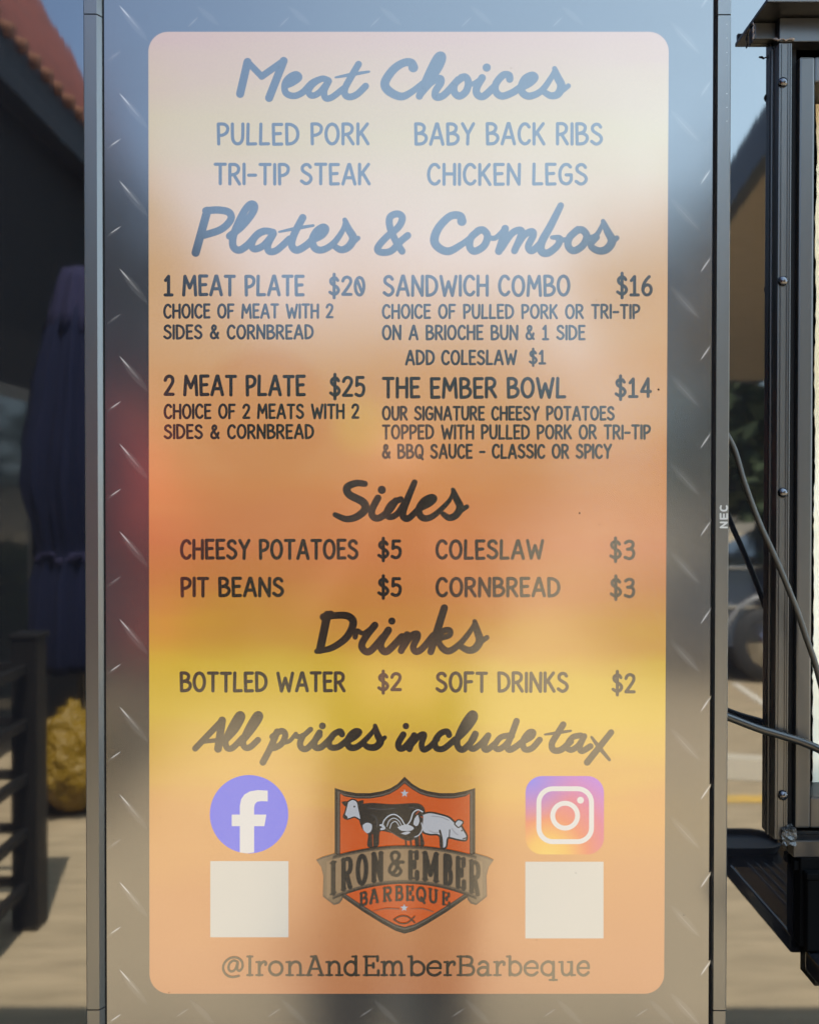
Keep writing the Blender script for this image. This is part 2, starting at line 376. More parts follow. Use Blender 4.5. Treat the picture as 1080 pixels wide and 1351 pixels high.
def cat(pts, w, sub=9):
    ws = w if isinstance(w, list) else [w] * len(pts)
    P = [Vector(p) for p in pts]; out = []; ow = []
    for i in range(len(P) - 1):
        p0, p1, p2, p3 = P[max(i - 1, 0)], P[i], P[i + 1], P[min(i + 2, len(P) - 1)]
        for j in range(sub):
            t = j / sub
            q = .5 * ((2 * p1) + (p2 - p0) * t + (2 * p0 - 5 * p1 + 4 * p2 - p3) * t * t + (3 * p1 - p0 - 3 * p2 + p3) * t ** 3)
            out.append((q.x, q.y)); ow.append(ws[i] + (ws[i + 1] - ws[i]) * t)
    out.append(tuple(P[-1])); ow.append(ws[-1]); return out, ow

# tread-plate picture behind the card
b = FL(SY - .00005)
hi = scr('shown_tread_bright', (.34, .34, .34)); mid = scr('shown_tread_mid', (.12, .118, .118)); lo = scr('shown_tread_soft', (.052, .052, .053))
def lens(x0, y0, x1, y1, w, m):
    dx, dy = x1 - x0, y1 - y0; L_ = math.hypot(dx, dy); nx, ny = -dy / L_, dx / L_; P = []
    for i in range(9): t = i / 8; h = w * math.sin(math.pi * t) ** .8; P.append((x0 + dx * t + nx * h, y0 + dy * t + ny * h))
    for i in range(7, 0, -1): t = i / 8; h = w * math.sin(math.pi * t) ** .8; P.append((x0 + dx * t - nx * h, y0 + dy * t - ny * h))
    b.k = {lo: 0, mid: 4e-6, hi: 8e-6}[m]; b.poly(P, m)
for i in range(12):
    y = 8 + 115.6 * i
    if i % 12 < 12:
        lens(158, y, 196, y + 47, 5.0, lo); lens(157.5, y - 1, 185, y + 32, 1.7, mid); lens(157.5, y - 1, 172, y + 16, .9, hi)
    y = 68 + 115.5 * i; lens(140.5, y + 14, 160.5, y - 1, 2.2, lo); lens(146, y + 9, 160, y - .6, .8, hi if i % 3 else mid)
    y = 12 + 116 * i
    lens(923, y, 938.0, y - 23, 2.6, lo); lens(923.3, y - .5, 936.5, y - 20, 1.0, hi if i not in (0, 1) else mid)
    y = 28 + 116.5 * i; lens(883, y, 923, y + 44, 5.5, lo); lens(890, y + 8, 921, y + 42, .8, mid)
for i in range(5): lens(260 + 120 * i, 8, 290 + 120 * i, 34, 4, lo); lens(248 + 120 * i, 36, 262 + 120 * i, 22, 1, mid)
for i in range(6): lens(250 + 121 * i, 1318, 284 + 121 * i, 1352, 4, lo); lens(232 + 121 * i, 1342, 250 + 121 * i, 1330, 1, mid)
b.build('tread_plate_picture').parent = screen

# card with the sunset picture
def card_mat():
    m = scr('shown_sunset_card', (1, 1, 1)); nt = m.node_tree; p = nt.nodes['Principled BSDF']; co = nt.nodes['Texture Coordinate']
    N = nt.nodes.new; Lk = nt.links.new
    sep = N('ShaderNodeSeparateXYZ'); Lk(co.outputs['Object'], sep.inputs[0])
    top, bot = U(540, 42)[1], U(540, 1311)[1]
    nz = N('ShaderNodeTexNoise'); nz.inputs['Scale'].default_value = 1.0; nz.inputs['Detail'].default_value = 6; nz.inputs['Roughness'].default_value = .6
    mp = N('ShaderNodeMapping'); mp.inputs['Scale'].default_value = (2.6, 1, 16); mp.inputs['Rotation'].default_value = (0, R(6), 0); Lk(co.outputs['Object'], mp.inputs[0]); Lk(mp.outputs[0], nz.inputs['Vector'])
    off = N('ShaderNodeMath'); off.operation = 'MULTIPLY_ADD'; off.inputs[1].default_value = .13; Lk(nz.outputs['Fac'], off.inputs[0]); Lk(sep.outputs['Z'], off.inputs[2])
    mr = N('ShaderNodeMapRange'); mr.inputs['From Min'].default_value = top + .065; mr.inputs['From Max'].default_value = bot + .065; Lk(off.outputs[0], mr.inputs[0])
    rp = N('ShaderNodeValToRGB'); cr = rp.color_ramp
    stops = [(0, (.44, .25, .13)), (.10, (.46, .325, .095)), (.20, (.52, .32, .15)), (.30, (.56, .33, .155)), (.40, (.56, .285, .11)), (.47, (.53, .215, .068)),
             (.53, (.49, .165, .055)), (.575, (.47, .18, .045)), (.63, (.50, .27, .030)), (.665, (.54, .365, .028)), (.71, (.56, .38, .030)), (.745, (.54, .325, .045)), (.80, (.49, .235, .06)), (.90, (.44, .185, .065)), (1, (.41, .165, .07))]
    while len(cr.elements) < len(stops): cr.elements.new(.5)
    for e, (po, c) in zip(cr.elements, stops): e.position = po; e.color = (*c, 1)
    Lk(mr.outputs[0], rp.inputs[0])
    # rounded hill in the sunset picture and the low sun beside it
    def blob(px, py, r, soft, col, amt, prev):
        x, z = U(px, py); d = N('ShaderNodeVectorMath'); d.operation = 'DISTANCE'; c = N('ShaderNodeCombineXYZ'); Lk(sep.outputs['X'], c.inputs[0]); Lk(sep.outputs['Z'], c.inputs[2])
        Lk(c.outputs[0], d.inputs[0]); d.inputs[1].default_value = (x, 0, z)
        q = N('ShaderNodeMapRange'); q.interpolation_type = 'SMOOTHSTEP'; q.inputs['From Min'].default_value = (r + soft) * K; q.inputs['From Max'].default_value = (r - soft) * K
        q.inputs['To Min'].default_value = 0; q.inputs['To Max'].default_value = amt; Lk(d.outputs['Value'], q.inputs[0])
        x_ = N('ShaderNodeMix'); x_.data_type = 'RGBA'; Lk(q.outputs[0], x_.inputs['Factor']); Lk(prev, x_.inputs['A']); x_.inputs['B'].default_value = (*col, 1); return x_.outputs['Result']
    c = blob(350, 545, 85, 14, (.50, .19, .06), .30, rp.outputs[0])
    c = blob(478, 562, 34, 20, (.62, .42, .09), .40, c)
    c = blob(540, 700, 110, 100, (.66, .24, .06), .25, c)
    fine = N('ShaderNodeTexNoise'); fine.inputs['Scale'].default_value = 420; fine.inputs['Detail'].default_value = 2; Lk(co.outputs['Object'], fine.inputs['Vector'])
    fm = N('ShaderNodeMapRange'); fm.inputs['To Min'].default_value = .90; fm.inputs['To Max'].default_value = 1.10; Lk(fine.outputs['Fac'], fm.inputs[0])
    mul = N('ShaderNodeVectorMath'); mul.operation = 'SCALE'; Lk(c, mul.inputs[0]); Lk(fm.outputs[0], mul.inputs['Scale'])
    Lk(mul.outputs[0], p.inputs['Emission Color']); return m
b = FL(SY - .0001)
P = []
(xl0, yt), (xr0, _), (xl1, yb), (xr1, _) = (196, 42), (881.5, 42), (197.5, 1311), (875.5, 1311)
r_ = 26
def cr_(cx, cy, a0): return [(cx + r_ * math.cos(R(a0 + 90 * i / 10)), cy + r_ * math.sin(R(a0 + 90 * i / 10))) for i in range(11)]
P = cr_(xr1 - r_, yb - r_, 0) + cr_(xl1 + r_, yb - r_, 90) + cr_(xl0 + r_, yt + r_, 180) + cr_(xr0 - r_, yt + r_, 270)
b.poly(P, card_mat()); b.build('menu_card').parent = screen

ink = scr('shown_black_ink', (.004, .004, .004))
inkc = scr('shown_soft_ink', (.012, .010, .008))
TY = SY - .00014
# ---- hand-lettered capitals as pen strokes: c = smooth, l = straight, unit box, y up
def el(cx, cy, rx, ry, a0=90, a1=450, n=12): return [(cx + rx * math.cos(R(a0 + (a1 - a0) * i / n)), cy + ry * math.sin(R(a0 + (a1 - a0) * i / n))) for i in range(n + 1)]
GL = {
 'A': (.60, [('l', [(0, 0), (.29, 1), (.34, 1), (.60, 0)]), ('l', [(.11, .32), (.50, .32)])]),
 'B': (.50, [('l', [(.02, 0), (0, 1)]), ('c', [(0, 1), (.26, .99), (.41, .86), (.38, .66), (.22, .55), (.03, .52)]), ('c', [(.03, .52), (.30, .52), (.49, .40), (.50, .20), (.33, .03), (.02, 0)])]),
 'C': (.50, [('c', [(.49, .84), (.36, .98), (.18, .96), (.04, .74), (0, .45), (.07, .16), (.24, .01), (.40, .04), (.50, .16)])]),
 'D': (.54, [('l', [(.02, 0), (0, 1)]), ('c', [(0, 1), (.24, .97), (.46, .80), (.54, .50), (.47, .22), (.27, .04), (.02, 0)])]),
 'E': (.40, [('l', [(.40, 1), (0, 1)]), ('l', [(0, 1), (.02, 0)]), ('l', [(.02, 0), (.40, .01)]), ('l', [(0, .52), (.34, .54)])]),
 'F': (.40, [('l', [(.40, 1), (0, 1)]), ('l', [(0, 1), (0, 0)]), ('l', [(0, .50), (.33, .52)])]),
 'G': (.54, [('c', [(.50, .86), (.37, .98), (.18, .95), (.03, .72), (0, .43), (.08, .13), (.27, .01), (.44, .06), (.54, .22)]), ('l', [(.54, .22), (.54, .46), (.30, .46)])]),
 'H': (.50, [('l', [(0, 1), (0, 0)]), ('l', [(.50, 1), (.50, 0)]), ('l', [(0, .52), (.50, .52)])]),
 'I': (.0, [('l', [(0, 1), (0, 0)])]),
 'K': (.48, [('l', [(0, 1), (0, 0)]), ('l', [(.45, 1), (.03, .43)]), ('l', [(.15, .57), (.48, 0)])]),
 'L': (.38, [('l', [(.02, 1), (0, 0), (.38, .01)])]),
 'M': (.68, [('l', [(0, 0), (.07, 1), (.34, .38), (.61, 1), (.68, 0)])]),
 'N': (.54, [('l', [(0, 0), (.02, 1), (.52, 0), (.54, 1)])]),
 'O': (.58, [('c', el(.29, .5, .29, .5))]),
 'P': (.44, [('l', [(.02, 0), (0, 1)]), ('c', [(0, 1), (.28, .99), (.44, .84), (.41, .60), (.24, .46), (.02, .42)])]),
 'Q': (.58, [('c', el(.29, .5, .29, .5)), ('l', [(.33, .22), (.58, -.10)])]),
 'R': (.48, [('l', [(0, 0), (0, 1)]), ('c', [(0, 1), (.28, .99), (.43, .84), (.40, .62), (.24, .50), (.02, .46)]), ('l', [(.20, .47), (.48, 0)])]),
 'S': (.48, [('c', [(.44, .85), (.34, .97), (.18, .98), (.05, .86), (.06, .68), (.22, .55), (.40, .43), (.48, .25), (.38, .07), (.20, .01), (.0, .14)])]),
 'T': (.50, [('l', [(0, 1), (.50, 1)]), ('l', [(.25, 1), (.25, 0)])]),
 'U': (.50, [('c', [(0, 1), (0, .62), (.02, .24), (.12, .05), (.25, .0), (.38, .05), (.48, .24), (.50, .62), (.50, 1)])]),
 'W': (.82, [('l', [(0, 1), (.20, 0), (.41, .72), (.62, 0), (.82, 1)])]),
 'X': (.5, [('l', [(0, 1), (.5, 0)]), ('l', [(.5, 1), (0, 0)])]),
 'Y': (.54, [('l', [(0, 1), (.27, .50), (.54, 1)]), ('l', [(.27, .50), (.25, 0)])]),
 '0': (.46, [('c', el(.23, .5, .23, .5)), ('l', [(.12, .80), (.34, .20)])]),
 '1': (.38, [('l', [(.02, .78), (.19, 1), (.19, 0)]), ('l', [(0, 0), (.38, 0)])]),
 '2': (.44, [('c', [(.0, .78), (.08, .94), (.24, 1), (.40, .90), (.42, .70), (.30, .46), (.0, .02)]), ('l', [(0, .02), (.44, .02)])]),
 '3': (.42, [('c', [(.02, .90), (.18, 1), (.36, .93), (.38, .73), (.26, .57), (.12, .54)]), ('c', [(.12, .54), (.32, .52), (.42, .36), (.38, .12), (.22, .0), (.0, .08)])]),
 '4': (.46, [('l', [(.34, 0), (.34, 1), (0, .28), (.46, .28)])]),
 '5': (.42, [('l', [(.38, 1), (.06, 1), (.04, .56)]), ('c', [(.04, .56), (.20, .64), (.38, .54), (.42, .32), (.34, .08), (.18, 0), (0, .08)])]),
 '6': (.44, [('c', [(.34, 1), (.14, .76), (.02, .46), (.02, .20), (.16, .01), (.34, .05), (.44, .26), (.38, .48), (.22, .55), (.06, .44), (.02, .30)])]),
 '$': (.46, [('c', [(.42, .82), (.32, .95), (.16, .95), (.05, .83), (.07, .67), (.22, .54), (.38, .43), (.46, .26), (.37, .09), (.20, .03), (.0, .15)]), ('l', [(.23, 1.17), (.23, -.17)])]),
 '&': (.56, [('c', [(.54, .02), (.38, .24), (.16, .62), (.10, .82), (.20, .98), (.34, .92), (.34, .74), (.18, .56), (.03, .36), (.01, .16), (.14, .01), (.32, .04), (.46, .22), (.53, .42)])]),
 '-': (.34, [('l', [(0, .44), (.34, .44)])]),
}
def caps(f, text, x0, x1, yt, yb, w, m, gap=.23, space=.42):
    adv = 0; pos = []
    for ch in text:
        if ch == ' ': adv += space; continue
        wd = GL[ch][0]; pos.append((ch, adv)); adv += wd + gap
    adv -= gap; H = yb - yt
    # pen width eats half a stroke on either side
    h2 = w / 2; sx_ = (x1 - x0 - w) / adv; sy_ = H - w * .9
    for k, (ch, a) in enumerate(pos):
        f.k = (k % 2) * 1.5e-5
        jit = random.uniform(-.012, .012)
        for kind, pts in GL[ch][1]:
            q = [(x0 + h2 + (a + px_) * sx_, yb - h2 * .9 - (py_ + jit) * sy_) for px_, py_ in pts]
            f.stroke(q, w, m, kind == 'c')
LINES = [('PULLED PORK', 286, 487.5, 162, 192, 4.3), ('BABY BACK RIBS', 546, 795, 161.5, 192, 4.3), ('TRI-TIP STEAK', 282, 489, 215, 244.5, 4.3), ('CHICKEN LEGS', 563, 775, 215, 245, 4.3),
 ('1 MEAT PLATE', 216, 402, 362.5, 391, 4.4), ('$20', 433, 482, 364, 391, 4.2), ('CHOICE OF MEAT WITH 2', 215.5, 440, 400.5, 420.5, 3.3), ('SIDES & CORNBREAD', 215.5, 414, 428, 448, 3.3),
 ('2 MEAT PLATE', 216, 403.5, 494.5, 523, 4.5), ('$25', 434, 482, 496, 524, 4.3), ('CHOICE OF 2 MEATS WITH 2', 216, 474, 532.5, 553, 3.4), ('SIDES & CORNBREAD', 216, 414.5, 559.5, 579.5, 3.4),
 ('SANDWICH COMBO', 504.5, 752, 362.5, 391.5, 4.3), ('$16', 812, 860.5, 363, 391, 4.2), ('CHOICE OF PULLED PORK OR TRI-TIP', 503.5, 844, 401, 421, 3.3), ('ON A BRIOCHE BUN & 1 SIDE', 503.5, 772, 428.5, 449, 3.3),
 ('ADD COLESLAW', 534, 682, 461.5, 482, 3.4), ('$1', 697, 720, 461.5, 481, 3.3), ('THE EMBER BOWL', 503.5, 746.5, 497.5, 526, 4.5), ('$14', 810, 859.5, 498, 525, 4.2),
 ('OUR SIGNATURE CHEESY POTATOES', 503.5, 810.5, 535.5, 555, 3.3), ('TOPPED WITH PULLED PORK OR TRI-TIP', 503.5, 858, 560, 580, 3.3), ('& BBQ SAUCE - CLASSIC OR SPICY', 503.5, 807, 585.5, 605.5, 3.4),
 ('CHEESY POTATOES', 237.5, 473, 711, 738.5, 4.4), ('$5', 497.5, 530, 712, 738, 4.4), ('PIT BEANS', 238, 375, 761, 788, 4.5), ('$5', 497.5, 530, 761.5, 787.5, 4.4),
 ('COLESLAW', 574, 717.5, 711.5, 738.5, 4.4), ('$3', 803, 837.5, 712, 739, 4.3), ('CORNBREAD', 574, 739, 761, 788, 4.5), ('$3', 803.5, 837.5, 762, 789, 4.3),
 ('BOTTLED WATER', 237, 456, 886, 913.5, 4.5), ('$2', 497.5, 530, 887, 912.5, 4.4), ('SOFT DRINKS', 574, 750, 886, 914, 4.5), ('$2', 806, 838, 888, 915, 4.3)]
for (t, x0, x1, yt_, yb_, w_) in LINES:
    f = FL(TY); caps(f, t, x0, x1, yt_, yb_, w_, inkc, space=.44 if len(t) < 16 else .50); f.build('menu_text').parent = screen
# ---- brush-script headings, traced stroke by stroke
def script(origin, sc, strokes, wd, dots=()):
    f = FL(TY); ox, oy = origin
    for k, s_ in enumerate(strokes):
        w = wd; smooth = True
        if isinstance(s_, tuple): s_, w, smooth = s_
        w = [q * 1.2 for q in w] if isinstance(w, list) else w * 1.2
        f.k = (k % 4) * 3e-5
        f.stroke([(ox + x / sc, oy + y / sc) for x, y in s_], (w if not isinstance(w, list) else w) / sc if not isinstance(w, list) else [q / sc for q in w], ink, smooth)
    for (x, y, r) in dots: f.k = 1.4e-4; f.disk(ox + x / sc, oy + y / sc, r / sc, ink, 18)
    f.build('menu_heading').parent = screen
script((300, 60), 4.5, [([(76, 288), (120, 98)], 40, False), ([(120, 98), (204, 184)], 32, False), ([(204, 184), (334, 92)], 34, False), ([(334, 92), (248, 312)], 40, False),
    ([(345, 238), (385, 222), (425, 192), (408, 172), (370, 188), (342, 226), (346, 280), (392, 300), (445, 280), (500, 225), (545, 203)], 33, True),
    ([(600, 208), (560, 198), (510, 228), (482, 270), (500, 298), (545, 280), (600, 215)], 32, True), ([(602, 212), (575, 270), (582, 312), (620, 308), (690, 255)], 32, True),
    ([(778, 112), (735, 185), (698, 255), (700, 294), (730, 306), (772, 288), (820, 242)], 34, True), ([(642, 190), (740, 172), (840, 156)], [10, 20, 12], True)], 34)
script((490, 60), 3.857, [([(212, 112), (200, 88), (160, 90), (108, 126), (68, 190), (88, 232), (150, 260), (205, 236), (262, 190)], [42, 36, 34, 36, 38, 38, 34, 28, 24], True),
    ([(243, 258), (285, 155), (332, 62), (358, 52), (356, 84), (322, 145), (262, 218)], 31, True), ([(250, 245), (300, 190), (346, 168), (352, 190), (326, 232), (328, 262), (368, 252), (440, 175)], 31, True),
    ([(462, 162), (424, 195), (420, 236), (446, 258), (480, 234), (492, 190), (478, 162), (456, 164)], 31, True), ([(490, 188), (515, 196), (548, 176)], 22, True),
    ([(562, 165), (534, 216), (538, 250), (570, 258), (622, 212)], 32, True), ([(702, 172), (698, 152), (668, 152), (632, 195), (632, 236), (664, 258), (720, 238), (768, 204)], 31, True),
    ([(764, 214), (808, 190), (832, 164), (816, 150), (780, 168), (762, 206), (768, 242), (804, 258), (862, 232), (912, 165), (930, 122)], [30, 30, 28, 28, 30, 32, 32, 31, 28, 24, 14], True),
    ([(930, 118), (944, 160), (964, 204), (948, 246), (912, 256), (878, 238)], [22, 34, 36, 34, 30, 26], True), ([(958, 240), (1000, 206)], 22, True)], 32, [(585, 113, 21)])
script((240, 255), 4.154, [([(76, 326), (140, 96)], 38, False), ([(132, 96), (200, 92), (258, 105), (268, 145), (215, 198), (122, 230)], 34, True),
    ([(262, 235), (330, 180), (386, 110), (398, 70), (374, 62), (336, 110), (288, 215), (280, 286), (312, 312), (360, 284), (415, 225), (450, 208)], 34, True),
    ([(500, 214), (450, 208), (402, 240), (382, 285), (402, 306), (450, 284), (500, 225)], 32, True), ([(502, 222), (472, 282), (478, 318), (520, 312), (590, 250)], 32, True),
    ([(662, 134), (615, 225), (602, 285), (630, 312), (682, 285), (722, 248)], 34, True), ([(532, 212), (630, 192), (720, 177)], [9, 18, 12], True),
    ([(715, 257), (768, 230), (790, 198), (772, 184), (735, 210), (714, 258), (730, 302), (772, 310), (830, 275), (880, 205), (892, 155)], [32, 32, 30, 30, 32, 34, 34, 32, 30, 24, 14], True),
    ([(892, 146), (912, 196), (938, 246), (914, 292), (872, 310), (832, 288)], [22, 34, 38, 36, 32, 26], True), ([(930, 278), (965, 246)], 22, True)], 34)
script((480, 255), 3.0857, [([(178, 172), (150, 195), (110, 235), (68, 240), (56, 222), (90, 180), (140, 138), (156, 100), (136, 84), (106, 98), (106, 140), (130, 196), (155, 236)], 24, True),
    ([(398, 114), (390, 92), (350, 94), (304, 140), (286, 190), (304, 222), (345, 236), (398, 208), (436, 178)], [32, 27, 26, 28, 30, 28, 27, 22, 18], True),
    ([(470, 150), (436, 180), (430, 218), (450, 236), (488, 214), (502, 174), (484, 150), (462, 154)], 25, True), ([(500, 178), (534, 182), (572, 146)], 18, True),
    ([(574, 144), (566, 180), (548, 236)], 26, True), ([(558, 225), (600, 165), (636, 150), (638, 172), (612, 234)], 24, True), ([(618, 220), (650, 172), (682, 156), (688, 172), (668, 216), (684, 234), (722, 200)], 24, True),
    ([(800, 50), (760, 130), (722, 200), (722, 236), (748, 243), (786, 214), (796, 184), (764, 180)], [22, 26, 28, 28, 26, 24, 22, 14], True), ([(790, 190), (832, 186), (862, 152)], 18, True),
    ([(870, 148), (836, 180), (830, 214), (852, 234), (888, 214), (906, 176), (888, 150), (864, 152)], 25, True), ([(904, 184), (945, 170), (972, 120)], [18, 18, 12], True),
    ([(972, 114), (990, 155), (1008, 195), (986, 228), (952, 234), (922, 212), (950, 180)], [16, 26, 30, 28, 25, 22, 16], True), ([(1000, 208), (1028, 182)], 18, True)], 25)
script((420, 620), 4.909, [([(300, 90), (242, 86), (186, 114), (200, 160), (288, 208), (302, 255), (250, 302), (180, 318), (108, 290)], [34, 38, 42, 42, 44, 44, 40, 36, 28], True),
    ([(385, 182), (348, 255), (350, 298), (390, 312), (455, 265), (500, 200)], 38, True), ([(532, 190), (472, 220), (440, 278), (462, 306), (512, 282), (560, 210)], 34, True),
    ([(622, 80), (578, 185), (548, 268), (552, 306), (585, 312), (650, 250)], [32, 38, 38, 38, 36, 32], True),
    ([(652, 250), (718, 218), (750, 188), (730, 174), (682, 200), (650, 252), (662, 300), (702, 314), (760, 285), (845, 200), (870, 140)], [36, 34, 32, 32, 36, 38, 38, 36, 32, 24, 14], True),
    ([(870, 128), (892, 185), (916, 242), (890, 292), (846, 310), (806, 285)], [24, 38, 42, 40, 36, 28], True), ([(905, 276), (960, 238)], 26, True)], 38, [(410, 129, 27)])
script((400, 790), 4.154, [([(132, 88), (92, 280)], 38, False), ([(110, 100), (150, 84)], 34, True), ([(118, 102), (170, 92), (242, 94), (274, 132), (238, 210), (158, 268), (74, 288)], [30, 32, 34, 36, 34, 30, 24], True),
    ([(284, 210), (296, 176), (330, 188), (392, 145)], [24, 24, 20, 24], True), ([(392, 145), (345, 205), (320, 255), (340, 288), (372, 282), (436, 210)], 33, True),
    ([(466, 172), (426, 238), (430, 276), (462, 286), (540, 208)], 34, True), ([(568, 196), (536, 284)], 32, True), ([(545, 268), (590, 205), (622, 192), (624, 214), (602, 262), (618, 290), (654, 270), (712, 200)], 31, True),
    ([(772, 50), (735, 170), (698, 290)], [34, 36, 32], True), ([(712, 235), (760, 180), (800, 172), (800, 200), (742, 224), (762, 270), (800, 286), (858, 246), (912, 180), (938, 130)], [28, 28, 28, 26, 26, 32, 32, 28, 24, 14], True),
    ([(938, 124), (952, 176), (966, 230), (940, 272), (904, 282), (866, 264)], [22, 34, 38, 36, 32, 28], True), ([(958, 246), (1005, 212)], 24, True)], 34, [(485, 122, 20)])
script((240, 930), 3.724, [([(66, 214), (198, 76)], 26, False), ([(198, 76), (178, 216)], 32, False), ([(112, 180), (184, 172)], 18, False),
    ([(204, 184), (262, 124), (296, 62), (280, 48), (244, 106), (216, 172), (222, 210), (250, 210), (300, 160)], 26, True), ([(290, 188), (348, 118), (384, 60), (368, 48), (332, 104), (302, 172), (308, 206), (334, 208), (374, 172)], 26, True),
    ([(468, 132), (438, 205), (398, 282)], 28, True), ([(445, 156), (488, 128), (508, 148), (490, 190), (452, 212), (436, 205)], 26, True), ([(500, 186), (530, 176), (560, 142)], 18, True),
    ([(556, 152), (590, 154), (632, 120)], 22, True), ([(594, 152), (580, 190), (592, 214), (620, 210), (676, 148)], 26, True), ([(676, 136), (652, 180), (656, 208), (686, 206), (735, 160)], 27, True),
    ([(786, 144), (776, 130), (746, 145), (722, 180), (732, 208), (770, 205), (815, 170)], 26, True), ([(812, 178), (850, 156), (872, 134), (852, 128), (826, 150), (812, 184), (830, 210), (870, 200), (930, 140), (948, 108)], [26, 26, 24, 24, 26, 28, 28, 26, 20, 12], True),
    ([(948, 102), (960, 146), (974, 180), (952, 206), (918, 208), (894, 194)], [18, 28, 32, 30, 27, 22], True), ([(968, 190), (996, 160)], 18, True)], 27, [(690, 103, 17)])
script((510, 930), 3.484, [([(76, 136), (54, 176), (60, 200), (85, 192), (126, 144)], 25, True), ([(126, 140), (104, 202)], 25, True), ([(110, 186), (150, 142), (172, 138), (160, 180), (170, 206), (200, 190), (232, 156)], 23, True),
    ([(286, 138), (276, 122), (246, 132), (222, 166), (228, 198), (262, 200), (314, 158)], 24, True), ([(308, 170), (368, 112), (404, 58), (390, 40), (356, 84), (326, 150), (326, 190), (350, 205), (392, 165), (408, 134)], 25, True),
    ([(406, 132), (382, 182), (396, 202), (430, 180), (466, 140)], 24, True), ([(466, 140), (446, 190), (460, 206), (502, 174)], 24, True), ([(560, 140), (522, 150), (496, 186), (512, 204), (545, 184), (575, 142)], 23, True),
    ([(596, 74), (572, 140), (554, 186), (562, 206), (590, 194), (634, 160)], 25, True), ([(630, 166), (664, 146), (672, 126), (652, 128), (626, 165), (632, 202), (665, 200), (702, 160)], 24, True),
    ([(810, 90), (782, 135), (758, 178), (766, 207), (800, 206), (845, 168)], 25, True), ([(726, 136), (785, 128), (845, 119)], [8, 14, 9], True), ([(890, 140), (852, 150), (826, 190), (846, 207), (880, 186), (906, 145)], 23, True),
    ([(906, 144), (886, 190), (896, 212), (935, 190)], 24, True), ([(1030, 126), (920, 264)], [24, 26], True), ([(940, 148), (975, 195), (1022, 252)], [10, 18, 12], True)], 25, [(88, 97, 15)])

